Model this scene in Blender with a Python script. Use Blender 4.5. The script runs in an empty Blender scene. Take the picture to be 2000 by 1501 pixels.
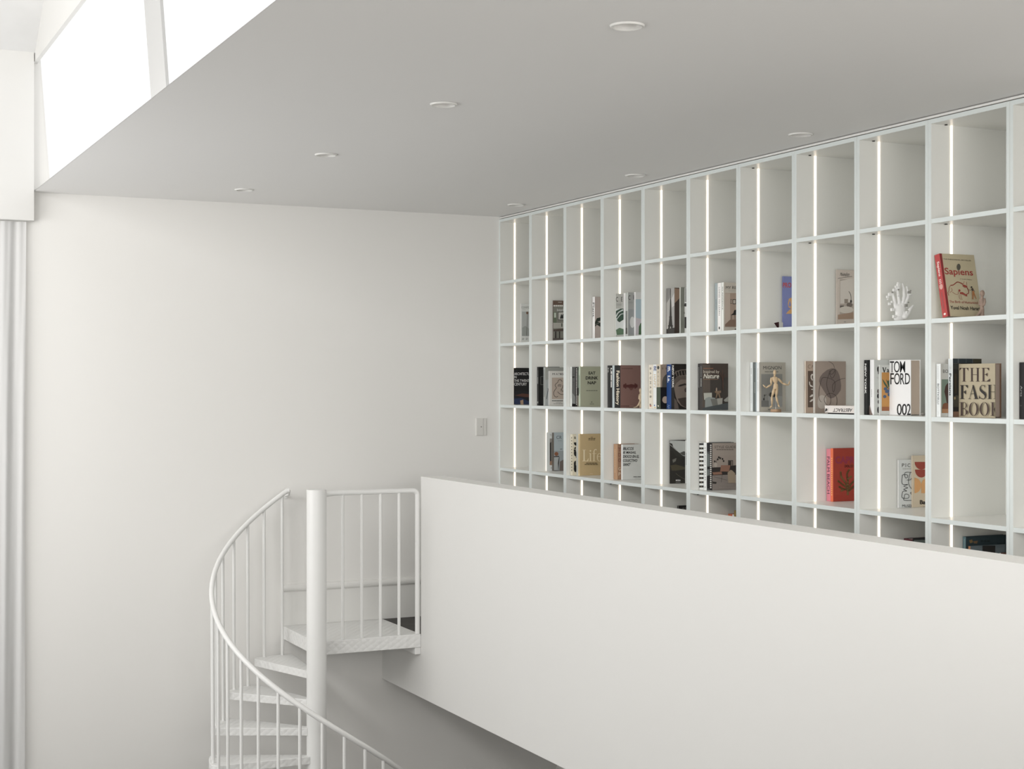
import bpy, bmesh, math, random
from mathutils import Vector, Matrix
random.seed(7)
SC = bpy.context.scene
COL = SC.collection

# ------------------------------------------------------------------ camera, world, lights, exposure
FPX = 2950.0                                   # focal length in pixels of the 2000 px wide frame
TH = math.atan(1412 / FPX)                     # yaw of the view to the right of the room's depth axis
CT, ST = math.cos(TH), math.sin(TH)
CZ = 1.454                                     # eye height over the mezzanine floor (z = 0)
cam_d = bpy.data.cameras.new('camera'); cam = bpy.data.objects.new('camera', cam_d); COL.objects.link(cam)
cam_d.sensor_width = 36.0; cam_d.lens = FPX / 2000 * 36.0
cam_d.clip_start = 0.05; cam_d.clip_end = 200
cam.location = (0, 0, CZ); cam.rotation_euler = (math.pi / 2, 0, -TH)
SC.camera = cam
SC.view_settings.view_transform = 'Standard'; SC.view_settings.look = 'None'
SC.view_settings.gamma = 1.0; SC.view_settings.use_curve_mapping = False
SC.view_settings.exposure = 0.07
w = bpy.data.worlds.new('sky'); SC.world = w; w.use_nodes = True
bg = w.node_tree.nodes['Background']; bg.inputs[0].default_value = (0.99, 0.995, 1.0, 1); bg.inputs[1].default_value = 1.06

def area(name, loc, rot, sx, sy, power, col=(1, 1, 1)):
    d = bpy.data.lights.new(name, 'AREA'); d.shape = 'RECTANGLE'; d.size = sx; d.size_y = sy
    d.energy = power; d.color = col
    o = bpy.data.objects.new(name, d); COL.objects.link(o); o.location = loc; o.rotation_euler = rot
    return o
# fill light in unseen added windows, set for the room's brightness (inside the panes)
FILL = (1.0, 0.985, 0.965)
area('fill_far_window', (-1.13, 7.2, 1.8), (0, -math.pi / 2, 0), 1.2, 2.6, 44, FILL)
area('fill_far_window_foot', (-1.13, 7.2, .65), (0, -math.pi / 2, 0), 1.0, 2.6, 14, FILL)
area('fill_high_window', (-1.13, 4.2, 2.9), (0, -math.pi / 2, 0), .9, 2.6, 87, FILL)
area('fill_near_window', (-1.13, -.8, 1.6), (0, -math.pi / 2, 0), 1.7, 1.6, 66, FILL)
area('fill_back_window', (1.2, -2.03, 1.7), (math.pi / 2, 0, 0), 3.6, 1.4, 100, FILL)

# ------------------------------------------------------------------ measuring: photo pixel -> point on a known plane of the room
CAM = Vector((0, 0, CZ))
def ray(u, v):
    r = (u - 1000) / FPX
    return Vector((ST + r * CT, CT - r * ST, (750.5 - v) / FPX))
def onP(u, v, p, n):
    d = ray(u, v); t = (p - CAM).dot(n) / d.dot(n)
    return CAM + d * t
def onX(u, v, X): return onP(u, v, Vector((X, 0, 0)), Vector((1, 0, 0)))
def onY(u, v, Y): return onP(u, v, Vector((0, Y, 0)), Vector((0, 1, 0)))
def onZ(u, v, Z): return onP(u, v, Vector((0, 0, Z)), Vector((0, 0, 1)))

# ------------------------------------------------------------------ materials
def lin(c):
    c = c / 255.0
    return c / 12.92 if c <= 0.04045 else ((c + 0.055) / 1.055) ** 2.4
MATS = {}
def principled(name, rgb, rough=0.6, metal=0.0, noise=None, bump=None, spec=0.4):
    if name in MATS: return MATS[name]
    m = bpy.data.materials.new(name); m.use_nodes = True
    nt = m.node_tree; b = nt.nodes['Principled BSDF']
    b.inputs['Base Color'].default_value = (*rgb, 1); b.inputs['Roughness'].default_value = rough
    b.inputs['Metallic'].default_value = metal; b.inputs['Specular IOR Level'].default_value = spec
    if noise or bump:
        tc = nt.nodes.new('ShaderNodeTexCoord')
    if noise:
        sc, amt = noise
        n = nt.nodes.new('ShaderNodeTexNoise'); n.inputs['Scale'].default_value = sc; n.inputs['Detail'].default_value = 6
        nt.links.new(tc.outputs['Object'], n.inputs['Vector'])
        r = nt.nodes.new('ShaderNodeValToRGB')
        r.color_ramp.elements[0].position = .3; r.color_ramp.elements[1].position = .7
        r.color_ramp.elements[0].color = (*[max(0, x * (1 - amt)) for x in rgb], 1)
        r.color_ramp.elements[1].color = (*[min(1, x * (1 + amt)) for x in rgb], 1)
        nt.links.new(n.outputs['Fac'], r.inputs['Fac']); nt.links.new(r.outputs['Color'], b.inputs['Base Color'])
    if bump:
        sc, st = bump
        n2 = nt.nodes.new('ShaderNodeTexNoise'); n2.inputs['Scale'].default_value = sc; n2.inputs['Detail'].default_value = 4
        nt.links.new(tc.outputs['Object'], n2.inputs['Vector'])
        bp = nt.nodes.new('ShaderNodeBump'); bp.inputs['Strength'].default_value = st; bp.inputs['Distance'].default_value = 0.002
        nt.links.new(n2.outputs['Fac'], bp.inputs['Height']); nt.links.new(bp.outputs['Normal'], b.inputs['Normal'])
    MATS[name] = m; return m
def emis(name, rgb, s):
    m = bpy.data.materials.new(name); m.use_nodes = True; nt = m.node_tree; nt.nodes.clear()
    e = nt.nodes.new('ShaderNodeEmission'); e.inputs[0].default_value = (*rgb, 1); e.inputs[1].default_value = s
    o = nt.nodes.new('ShaderNodeOutputMaterial'); nt.links.new(e.outputs[0], o.inputs[0]); return m
KE = 0.82                                       # light falling in the shelves, to turn photo colours into paint colours
def ink(c, rough=0.5):
    k = 'print_%d_%d_%d' % c
    l = [lin(x) / KE for x in c]; g = .3 * l[0] + .6 * l[1] + .1 * l[2]
    return principled(k, tuple(min(0.88, g + .82 * (x - g)) for x in l), rough, spec=0.3)

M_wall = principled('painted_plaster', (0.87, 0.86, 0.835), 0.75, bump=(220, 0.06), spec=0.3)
M_wall_dim = principled('dimmed_plaster', (0.745, 0.74, 0.72), 0.5, bump=(220, 0.04), spec=0.4)  # wall plaster toned down in colour for faces the light would wash out
M_top_lit = principled('lit_top_plaster', (0.94, 0.935, 0.91), 0.5, spec=0.4)  # balustrade plaster lightened so the top face looks better lit
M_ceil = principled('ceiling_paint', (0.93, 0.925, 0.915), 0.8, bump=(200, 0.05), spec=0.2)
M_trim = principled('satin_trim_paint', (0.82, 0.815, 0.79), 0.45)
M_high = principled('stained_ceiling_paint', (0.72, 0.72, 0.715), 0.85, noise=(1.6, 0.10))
M_dark = principled('dark_floor_boards', (0.035, 0.031, 0.028), 0.5, noise=(9, 0.3))
M_floor = principled('dark_lower_floor', (0.05, 0.045, 0.038), 0.5, noise=(5, 0.15))  # unseen lower floor, darkened to cut the light bounced under the slab
M_lam = principled('white_laminate', (0.862, 0.866, 0.832), 0.32, bump=(300, 0.02), spec=0.45)
M_lamf = principled('white_edge_band', (0.735, 0.785, 0.775), 0.35)
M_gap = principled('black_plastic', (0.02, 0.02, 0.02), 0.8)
M_steel = principled('white_powder_coat', (0.83, 0.83, 0.815), 0.32, bump=(420, 0.05), spec=0.5)
M_led = emis('warm_led_diffuser', (1.0, 0.87, 0.72), 2.3)
M_lens = principled('frosted_lamp_lens', (0.86, 0.85, 0.83), 0.35)
M_plast = principled('white_switch_plastic', (0.75, 0.74, 0.71), 0.35)
M_frame = principled('white_window_frame', (0.80, 0.80, 0.79), 0.4)
M_wood = principled('pale_beech_wood', (0.62, 0.47, 0.30), 0.5, noise=(40, 0.10))
M_base = principled('brown_wood_base', (0.40, 0.26, 0.16), 0.5, noise=(40, 0.15))
M_bronze = principled('brown_clay', (0.34, 0.25, 0.20), 0.6, noise=(50, 0.2))
M_tan = principled('sandy_clay', (0.52, 0.41, 0.28), 0.6, noise=(50, 0.2))
M_white = principled('white_resin', (0.85, 0.85, 0.84), 0.45)
M_pages = principled('paper_pages', (0.72, 0.60, 0.50), 0.8, bump=(900, 0.2))
M_pagew = principled('white_paper_pages', (0.74, 0.70, 0.64), 0.8)

def checker_plate():
    m = principled('white_checker_plate', (0.83, 0.83, 0.815), 0.36, spec=0.5)
    nt = m.node_tree; b = nt.nodes['Principled BSDF']
    tc = nt.nodes.new('ShaderNodeTexCoord'); mp = nt.nodes.new('ShaderNodeMapping'); mp.inputs['Rotation'].default_value = (0.5, 0.5, 0.78)
    mp.inputs['Scale'].default_value = (38, 38, 38)
    nt.links.new(tc.outputs['Object'], mp.inputs['Vector'])
    v = nt.nodes.new('ShaderNodeTexVoronoi'); v.inputs['Scale'].default_value = 1.0; v.inputs['Randomness'].default_value = 0.15
    nt.links.new(mp.outputs['Vector'], v.inputs['Vector'])
    bp = nt.nodes.new('ShaderNodeBump'); bp.inputs['Strength'].default_value = 1.0; bp.inputs['Distance'].default_value = 0.0045; bp.invert = True
    nt.links.new(v.outputs['Distance'], bp.inputs['Height']); nt.links.new(bp.outputs['Normal'], b.inputs['Normal'])
    return m
M_plate = checker_plate()

def glass_pane():
    m = bpy.data.materials.new('clear_glass'); m.use_nodes = True; nt = m.node_tree; nt.nodes.clear()
    t = nt.nodes.new('ShaderNodeBsdfTransparent'); g = nt.nodes.new('ShaderNodeBsdfGlossy'); g.inputs['Roughness'].default_value = 0.02
    x = nt.nodes.new('ShaderNodeMixShader'); x.inputs[0].default_value = 0.05
    o = nt.nodes.new('ShaderNodeOutputMaterial')
    nt.links.new(t.outputs[0], x.inputs[1]); nt.links.new(g.outputs[0], x.inputs[2]); nt.links.new(x.outputs[0], o.inputs[0]); return m
M_glass = glass_pane()
def curtain_mat():
    m = bpy.data.materials.new('sheer_white_fabric'); m.use_nodes = True; nt = m.node_tree; nt.nodes.clear()
    d = nt.nodes.new('ShaderNodeBsdfDiffuse'); d.inputs[0].default_value = (0.82, 0.82, 0.815, 1)
    t = nt.nodes.new('ShaderNodeBsdfTranslucent'); t.inputs[0].default_value = (0.85, 0.85, 0.85, 1)
    x = nt.nodes.new('ShaderNodeMixShader'); x.inputs[0].default_value = 0.35
    wv = nt.nodes.new('ShaderNodeTexNoise'); wv.inputs['Scale'].default_value = 400
    bp = nt.nodes.new('ShaderNodeBump'); bp.inputs['Strength'].default_value = 0.1; nt.links.new(wv.outputs['Fac'], bp.inputs['Height'])
    nt.links.new(bp.outputs['Normal'], d.inputs['Normal'])
    o = nt.nodes.new('ShaderNodeOutputMaterial')
    nt.links.new(d.outputs[0], x.inputs[1]); nt.links.new(t.outputs[0], x.inputs[2]); nt.links.new(x.outputs[0], o.inputs[0]); return m
M_curt = curtain_mat()

# ------------------------------------------------------------------ mesh helpers
def link(name, bm, mats, parent=None, smooth=False, bevel=0):
    me = bpy.data.meshes.new(name)
    bmesh.ops.recalc_face_normals(bm, faces=[f for f in bm.faces if not f.tag])
    bm.to_mesh(me); bm.free()
    if not isinstance(mats, (list, tuple)): mats = [mats]
    for m in mats: me.materials.append(m)
    if smooth:
        for p in me.polygons: p.use_smooth = True
    o = bpy.data.objects.new(name, me); COL.objects.link(o)
    if parent:
        o.parent = parent; o.matrix_parent_inverse = Matrix.Translation(parent.location).inverted()
    if bevel:
        b = o.modifiers.new('edge', 'BEVEL'); b.width = bevel; b.segments = 2; b.limit_method = 'ANGLE'
    return o
def struct(name, bm, mats, **k):
    o = link(name, bm, mats, **k); o['kind'] = 'structure'; return o
def tag(o, label, cat, group=None):
    o['label'] = label; o['category'] = cat
    if group: o['group'] = group
    return o
def thing(name, loc, label, cat, group=None):
    o = bpy.data.objects.new(name, None); COL.objects.link(o); o.location = loc; o.empty_display_size = .05
    return tag(o, label, cat, group)
def box(bm, x0, x1, y0, y1, z0, z1, mi=0):
    v = [bm.verts.new(p) for p in ((x0, y0, z0), (x1, y0, z0), (x1, y1, z0), (x0, y1, z0), (x0, y0, z1), (x1, y0, z1), (x1, y1, z1), (x0, y1, z1))]
    fs = [(3, 2, 1, 0), (4, 5, 6, 7), (0, 1, 5, 4), (1, 2, 6, 5), (2, 3, 7, 6), (3, 0, 4, 7)]
    r = []
    for f in fs:
        q = bm.faces.new([v[i] for i in f]); q.material_index = mi; r.append(q)
    return r                                     # bottom, top, -y, +x, +y, -x
def bbox(*a):
    bm = bmesh.new(); box(bm, *a); return bm
def prism(bm, pts, vec, mi=0):
    a = [bm.verts.new(p) for p in pts]; b = [bm.verts.new(Vector(p) + Vector(vec)) for p in pts]
    n = len(pts); fs = [bm.faces.new(a), bm.faces.new(b[::-1])]
    for i in range(n): fs.append(bm.faces.new((a[i], b[i], b[(i + 1) % n], a[(i + 1) % n])))
    for f in fs: f.material_index = mi
    return fs
def tube(bm, pts, r, seg=12, cap=True, radii=None):
    pts = [Vector(p) for p in pts]; rings = []; n = len(pts)
    t0 = (pts[1] - pts[0]).normalized()
    up = Vector((0, 0, 1)) if abs(t0.z) < .9 else Vector((1, 0, 0))
    a = t0.cross(up).normalized()
    for i, p in enumerate(pts):
        t = (pts[min(i + 1, n - 1)] - pts[max(i - 1, 0)]).normalized()
        a = (a - t * a.dot(t)).normalized(); b = t.cross(a)
        rr = radii[i] if radii else r
        rings.append([bm.verts.new(p + (a * math.cos(2 * math.pi * k / seg) + b * math.sin(2 * math.pi * k / seg)) * rr) for k in range(seg)])
    for i in range(n - 1):
        for k in range(seg):
            bm.faces.new((rings[i][k], rings[i][(k + 1) % seg], rings[i + 1][(k + 1) % seg], rings[i + 1][k]))
    if cap:
        bm.faces.new(rings[0][::-1]); bm.faces.new(rings[-1])
def ball(bm, c, rx, ry=None, rz=None, seg=14):
    ry = ry or rx; rz = rz or rx
    bmesh.ops.create_uvsphere(bm, u_segments=seg, v_segments=seg // 2 + 2, radius=1, matrix=Matrix.Translation(c) @ Matrix.Diagonal((rx, ry, rz, 1)))
def smooth_all(o, ang=40):
    for p in o.data.polygons: p.use_smooth = True
    o.data.set_sharp_from_angle(angle=math.radians(ang)); return o

# ------------------------------------------------------------------ the room
YF = 8.815            # far wall
XC = 1.237            # edge where the low ceiling starts and the tall room ends
XP = 3.325            # face of the balustrade wall
XS = 4.127            # front of the bookshelves
HC = 2.534            # low ceiling
ZL = -2.80            # lower floor
YB, XL, XR = -2.0, -1.1, 4.545
ZW = 3.256            # head of the clerestory
def slope(y): return ZW + (YF - y) * 0.70
YR = 7.0
KX0, KX1, KY0, KY1 = -0.9, 0.6, 0.2, 6.8      # unseen roof light, added over the tall room to brighten it

bm = bbox(XL, XR + .15, YB, YF + .15, ZL - .1, ZL); struct('floor', bm, M_floor)
bm = bmesh.new()      # far wall with the opening of the tall window on its left
WX0, WX1, WZ0, WZ1 = -0.9, 0.93, ZL + .05, 2.30
box(bm, WX1, XC - .002, YF, YF + .15, ZL, HC + .3); box(bm, XC - .002, XR + .15, YF, YF + .15, ZL, HC + .01); box(bm, XL, WX0, YF, YF + .15, ZL, HC + .3)
box(bm, WX0, WX1, YF, YF + .15, WZ1, HC + .3); box(bm, WX0, WX1, YF, YF + .15, ZL, WZ0)
box(bm, XL, XC - .002, YF, YF + .15, HC + .3, ZW + .2)
prism(bm, [(XC - .002, YF, HC + .01), (1.33, YF, HC + .045), (XC + .04, YF, ZW + .03), (XC - .002, YF, ZW + .03)], (0, .15, 0))
struct('wall_far', bm, M_wall)
bm = bbox(XR, XR + .15, YB, YF, ZL, HC + .2); struct('wall_right', bm, M_wall)
bm = bmesh.new()      # left wall, its three unseen windows added to carry the fill light
WIN_L = {'added_window_3': (5.85, 8.55, .10, 2.42), 'added_window_4': (2.85, 5.55, 2.42, 3.38), 'added_window_5': (-1.65, .05, .72, 2.48)}
edges = [YB]
for y0, y1, z0, z1 in sorted(WIN_L.values()):
    box(bm, XL - .15, XL, edges[-1], y0, ZL, 6); edges.append(y1)
    box(bm, XL - .15, XL, y0, y1, ZL, z0); box(bm, XL - .15, XL, y0, y1, z1, 6)
box(bm, XL - .15, XL, edges[-1], YF + .15, ZL, 6)
struct('wall_left', bm, M_wall)
bm = bmesh.new()      # wall behind the camera, with an unseen window added for fill light
BX0, BX1, BZ0, BZ1 = -0.65, 3.05, .95, 2.45
box(bm, XL, BX0, YB - .15, YB, ZL, 6); box(bm, BX1, XR + .15, YB - .15, YB, ZL, 6)
box(bm, BX0, BX1, YB - .15, YB, ZL, BZ0); box(bm, BX0, BX1, YB - .15, YB, BZ1, 6)
struct('wall_back', bm, M_wall)

# low ceiling: a wedge-edged slab whose underside has real holes for the downlights
LIGHTS = [(2.275, 3.95 + 1.413 * k) for k in range(4)] + [(3.939, 5.343 + 1.413 * k) for k in range(3)]
RH = 0.043
bm = bmesh.new()
def ring_edges(vs):
    return [bm.edges.new((vs[i], vs[(i + 1) % len(vs)])) for i in range(len(vs))]
E = ring_edges([bm.verts.new(p) for p in ((XC, YB, HC), (XR + .15, YB, HC), (XR + .15, YF, HC), (XC, YF, HC))])
for lx, ly in LIGHTS:
    E += ring_edges([bm.verts.new((lx + RH * math.cos(t * math.pi / 16), ly + RH * math.sin(t * math.pi / 16), HC)) for t in range(32)])
bmesh.ops.triangle_fill(bm, edges=E, use_beauty=True)
v = [bm.verts.new(p) for p in ((XC, YB, HC + .002), (1.30, YB, HC + .03), (1.75, YB, HC + .2), (XR + .15, YB, HC + .2))]
v2 = [bm.verts.new((q.co.x, YF, q.co.z)) for q in v]
for i in range(3): bm.faces.new((v[i], v[i + 1], v2[i + 1], v2[i]))
struct('ceiling', bm, M_ceil)

# tall room: sloped ceiling, header over the clerestory
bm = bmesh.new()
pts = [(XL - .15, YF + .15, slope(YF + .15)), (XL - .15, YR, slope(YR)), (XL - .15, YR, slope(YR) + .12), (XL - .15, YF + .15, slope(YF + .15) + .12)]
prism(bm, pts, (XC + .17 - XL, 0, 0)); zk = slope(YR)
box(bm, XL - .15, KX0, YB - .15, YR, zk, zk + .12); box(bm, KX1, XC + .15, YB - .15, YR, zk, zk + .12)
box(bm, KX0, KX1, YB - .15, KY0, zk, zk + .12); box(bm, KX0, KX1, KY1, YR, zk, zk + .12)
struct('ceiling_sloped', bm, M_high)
bm = bmesh.new()
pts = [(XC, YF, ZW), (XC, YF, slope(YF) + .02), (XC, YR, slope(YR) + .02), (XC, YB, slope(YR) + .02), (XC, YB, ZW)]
prism(bm, pts, (.022, 0, 0)); struct('wall_right_upper', bm, M_wall_dim)
bm = bbox(XL, XC - .004, YF - .07, YF, 2.367, ZW + .05); struct('trim_1', bm, M_wall_dim, bevel=.002)      # boxed head over the tall window

# clerestory glazing between low roof and header, leaning outwards at its foot
def cl(y, t): return Vector((1.30 + (XC + .012 - 1.30) * t, y, HC + .032 + (ZW + .01 - HC - .032) * t))
win = bpy.data.objects.new('window_1', None); COL.objects.link(win); win['kind'] = 'structure'; win.location = (1.28, 5.7, HC)
bm = bmesh.new()
ya, yb = onX(324, 168, 1.297).y, onX(294.5, 190, 1.297).y
for ya, yb in ((ya, yb), (ya - 3.05, yb - 3.05), (ya - 6.1, yb - 6.1)):
    prism(bm, [cl(ya, 0), cl(yb, 0), cl(yb, 1), cl(ya, 1)], (.012, 0, 0))
link('window_mullion', bm, principled('grey_white_window_frame', (0.40, 0.40, 0.395), 0.5), win)
bm = bmesh.new()
prism(bm, [cl(YB, 0), cl(YF - .002, 0), cl(YF - .002, 1), cl(YB, 1)], (.006, 0, 0))
g = link('pane', bm, M_glass, win); g.location.x += .02

# other windows (frames with panes); all but the curtained one added for light
def window(name, fr, pane):
    w_ = bpy.data.objects.new(name, None); COL.objects.link(w_); w_['kind'] = 'structure'
    bm = bmesh.new()
    for b in fr: box(bm, *b)
    link('window_frame', bm, M_frame, w_); link('pane', bbox(*pane), M_glass, w_)
window('window_2', [(WX0, WX1, YF + .05, YF + .1, WZ0, WZ0 + .05), (WX0, WX1, YF + .05, YF + .1, WZ1 - .05, WZ1), (WX0, WX0 + .05, YF + .05, YF + .1, WZ0 + .05, WZ1 - .05),
                    (WX1 - .05, WX1, YF + .05, YF + .1, WZ0 + .05, WZ1 - .05), (-.01, .04, YF + .05, YF + .1, WZ0 + .05, WZ1 - .05)], (WX0 + .05, WX1 - .05, YF + .07, YF + .076, WZ0 + .05, WZ1 - .05))
for nm, (y0, y1, z0, z1) in WIN_L.items():
    fr = [(XL - .1, XL - .05, y0, y1, z0, z0 + .05), (XL - .1, XL - .05, y0, y1, z1 - .05, z1)]
    for k in range(3): fr.append((XL - .1, XL - .05, y0 + k * (y1 - y0 - .05) / 2, y0 + k * (y1 - y0 - .05) / 2 + .05, z0 + .05, z1 - .05))
    window(nm, fr, (XL - .078, XL - .072, y0, y1, z0 + .05, z1 - .05))
fr = [(BX0, BX1, YB - .1, YB - .05, BZ0, BZ0 + .05), (BX0, BX1, YB - .1, YB - .05, BZ1 - .05, BZ1)]
for k in range(3): fr.append((BX0 + k * 1.825, BX0 + k * 1.825 + .05, YB - .1, YB - .05, BZ0 + .05, BZ1 - .05))
window('added_window_6', fr, (BX0, BX1, YB - .078, YB - .072, BZ0 + .05, BZ1 - .05))
window('added_window_7', [(KX0, KX1, KY0, KY0 + .05, zk + .03, zk + .08), (KX0, KX1, KY1 - .05, KY1, zk + .03, zk + .08), (KX0, KX0 + .05, KY0 + .05, KY1 - .05, zk + .03, zk + .08),
                    (KX1 - .05, KX1, KY0 + .05, KY1 - .05, zk + .03, zk + .08)], (KX0 + .05, KX1 - .05, KY0 + .05, KY1 - .05, zk + .05, zk + .056))
# mezzanine slab and balustrade wall, one continuous white face
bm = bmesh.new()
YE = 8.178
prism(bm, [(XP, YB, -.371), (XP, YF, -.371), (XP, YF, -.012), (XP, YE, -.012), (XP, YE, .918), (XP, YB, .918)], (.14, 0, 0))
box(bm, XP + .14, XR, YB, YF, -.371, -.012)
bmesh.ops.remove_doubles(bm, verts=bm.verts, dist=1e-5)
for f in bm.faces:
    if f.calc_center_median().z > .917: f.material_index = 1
struct('wall_balustrade', bm, [M_wall_dim, M_top_lit])
bm = bmesh.new(); box(bm, XP + .14, XR, YB, YF, -.012, 0); box(bm, XP, XP + .14, YE, YF, -.012, 0)
struct('floor_upper', bm, M_dark)
bm = bbox(XL, XP, YB, 1.7, -.012, 0); struct('floor_near', bm, principled('pale_bounce_boards', (0.42, 0.37, 0.31), 0.45, noise=(5, 0.12)))  # unseen floor, kept pale to bounce light onto the low ceiling
bm = bbox(XL, XP, YB, 1.7, -.371, -.012); box(bm, XL, XP, 1.58, 1.7, .0005, .84)      # slab under the eye, and an unseen low wall added to block back light
struct('wall_blocker_near', bm, M_wall)
# skirting with a rounded bead on top, along the far wall above the landing
bm = bmesh.new()
prof = [(0, 0), (.012, 0), (.012, .200), (.014, .206)] + [(.014 + .014 * math.sin(t * math.pi / 8), .226 - .02 * math.cos(t * math.pi / 8)) for t in range(1, 8)] + [(.012, .247), (0, .249)]
prism(bm, [(2.68, YF - a, b) for a, b in prof], (XS - 2.68, 0, 0)); struct('baseboard_far', bm, M_trim)

# ------------------------------------------------------------------ downlights
dl_names = ['nearest and largest of the row of four on the ceiling', 'second from the front in the row of four on the ceiling',
            'third from the front in the row of four on the ceiling', 'farthest of the row of four, close to the end wall',
            'nearest of the three beside the bookshelves', 'middle one of the three beside the bookshelves', 'farthest of the three beside the bookshelves, in the corner']
def lathe(bm, prof, cx, cy, seg=32):
    rings = [[bm.verts.new((cx + r * math.cos(2 * math.pi * k / seg), cy + r * math.sin(2 * math.pi * k / seg), z)) for k in range(seg)] for r, z in prof]
    for i in range(len(prof) - 1):
        for k in range(seg): bm.faces.new((rings[i][k], rings[i][(k + 1) % seg], rings[i + 1][(k + 1) % seg], rings[i + 1][k]))
    return rings
for (lx, ly), nm in zip(LIGHTS, dl_names):
    t = thing('downlight', (lx, ly, HC), 'round white downlight, ' + nm, 'ceiling light', 'recessed downlights in the low ceiling')
    bm = bmesh.new()
    lathe(bm, [(RH - .001, HC + .004), (RH - .001, HC - .005), (RH + .002, HC - .007), (.0505, HC - .006), (.0535, HC - .0003)], lx, ly)
    smooth_all(link('trim_ring', bm, M_trim, t))
    bm = bmesh.new()
    rg = lathe(bm, [(RH - .001, HC + .001), (.039, HC + .010), (.031, HC + .028), (.026, HC + .034)], lx, ly); bm.faces.new(rg[-1])
    smooth_all(link('reflector', bm, M_lens, t))

# ------------------------------------------------------------------ light switch
a, b = onY(929, 816, YF), onY(949.5, 850, YF)
t = thing('light_switch', ((a.x + b.x) / 2, YF, b.z), 'white light switch plate with one wide rocker, on the end wall beside the bookshelves', 'light switch')
link('plate', bbox(a.x, b.x, YF - .006, YF, b.z, a.z), M_plast, t, bevel=.001)
ux = a.x + (b.x - a.x) * .66
link('rocker', bbox(a.x + .003, ux, YF - .010, YF - .0061, b.z + .003, a.z - .003), M_plast, t, bevel=.001)
link('blank_insert', bbox(ux + .003, b.x - .003, YF - .008, YF - .0061, b.z + .003, a.z - .003), M_plast, t, bevel=.001)
bm = bmesh.new(); tube(bm, [(ux - .014, YF - .010, (a.z + b.z) / 2), (ux - .014, YF - .0112, (a.z + b.z) / 2)], .0045, 16)
o = link('indicator', bm, principled('grey_marking', (.35, .34, .32), .5), t); o['label'] = 'small grey round indicator'

# ------------------------------------------------------------------ curtain
bm = bmesh.new(); cols = []
n = 90; x0c, x1c = 0.55, 1.196
for i in range(n + 1):
    x = x0c + (x1c - x0c) * i / n
    row = []
    for k in range(13):
        z = 2.362 - (2.362 - (ZL + .02)) * k / 12
        f = min(1, k / 3 + .35)
        y = YF - .024 + .012 * f * math.sin(x * 62 + .5 * math.sin(x * 17)) + .004 * math.sin(x * 150 + k)
        row.append(bm.verts.new((x - .004 * min(k, 2), y, z)))
    cols.append(row)
for i in range(n):
    for k in range(12): bm.faces.new((cols[i][k], cols[i + 1][k], cols[i + 1][k + 1], cols[i][k + 1]))
o = link('curtain', bm, M_curt, smooth=True)
tag(o, 'sheer white floor-length curtain hanging in folds under the boxed window head', 'curtain')

# ------------------------------------------------------------------ spiral staircase
SX, SY, RR = 2.6645, 8.102, 0.576
st = thing('spiral_staircase', (SX, SY, ZL), 'white steel spiral staircase with checker-plate treads and a landing, by the end wall', 'staircase')
def pol(r, deg, z):
    a_ = math.radians(deg); return Vector((SX - r * math.sin(a_), SY + r * math.cos(a_), z))
bm = bmesh.new()
rg = lathe(bm, [(.058, ZL), (.0555, ZL + .3), (.0555, .864), (.053, .8665)], SX, SY, 40); bm.faces.new(rg[-1])
smooth_all(link('center_column', bm, M_steel, st))
def zr(d): return .8186 - .00679 * d
bm = bmesh.new()
dd = [1 + k * 4 for k in range(125)]
P = [pol(RR, d, zr(d)) for d in dd if zr(d) > ZL + .75]
P = [Vector((P[0].x + .030, P[0].y - .004, P[0].z + .014)), Vector((P[0].x + .018, P[0].y, P[0].z + .012))] + P
tube(bm, P, .0145, 14); smooth_all(link('handrail', bm, M_steel, st), 60)
e0 = P[0]
bm = bmesh.new(); tube(bm, [(e0.x, e0.y, e0.z - .004), (e0.x + .012, e0.y + .05, e0.z - .03), (e0.x + .014, YF - .008, e0.z - .04)], .006, 10)
tube(bm, [(e0.x + .014, YF - .008, e0.z - .04), (e0.x + .014, YF - .0005, e0.z - .04)], .02, 18)
smooth_all(link('wall_bracket', bm, M_steel, st))
NT = 17
for i in range(NT):
    zt = -.150 - .1555 * i; f = 21.8 + 23.1 * i; b_ = f - 26
    R = .592
    pts = [pol(.05, b_ + 6, zt), pol(R - .02, b_, zt)]
    pts += [pol(R, b_ + 2 + (f - b_ - 5) * k / 6, zt) for k in range(7)]
    pts += [pol(R - .03, f, zt)]
    # front edge runs parallel to the radius a little ahead of the column
    pf = pol(.056, f + 34, zt); pts.append(pf)
    bm = bmesh.new(); prism(bm, pts, (0, 0, -.043)); link('tread', bm, M_plate, st, bevel=.003)
for k in range(34):
    d = 2.4 + 11.6 * k
    i = int((d + 4.5 - 2) // 23.1)
    zb = -.150 - .1555 * min(max(i, 0), NT - 1) - .04
    bm = bmesh.new(); tube(bm, [pol(RR - .004, d, zb), pol(RR, d, zr(d) - .004)], .0090, 10)
    smooth_all(link('baluster', bm, M_steel, st), 60)
# landing
bm = bmesh.new()
prism(bm, [(2.683, 8.178, 0), (XP, 8.178, 0), (XP, YF - .013, 0), (2.683, YF - .013, 0)], (0, 0, -.078)); link('landing', bm, M_plate, st, bevel=.003)
bm = bmesh.new(); box(bm, XP - .036, XP, 8.180, 8.74, -.118, -.079)
link('landing_bracket', bm, M_steel, st, bevel=.002)
YL = 8.192
bm = bmesh.new()
p0, p1, p2 = onY(632, 967.5, YL), onY(806, 957.5, YL), onY(815.5, 1240, YL)
c_ = .03
arc = [Vector((p2.x - c_ + c_ * math.sin(t * math.pi / 12), YL, p1.z - c_ + c_ * math.cos(t * math.pi / 12))) for t in range(7)]
tube(bm, [Vector((2.69, YL, p0.z)), Vector((2.8, YL, p1.z))] + arc + [Vector((p2.x, YL, .001))], .0148, 14)
smooth_all(link('landing_rail', bm, M_steel, st), 60)
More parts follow.
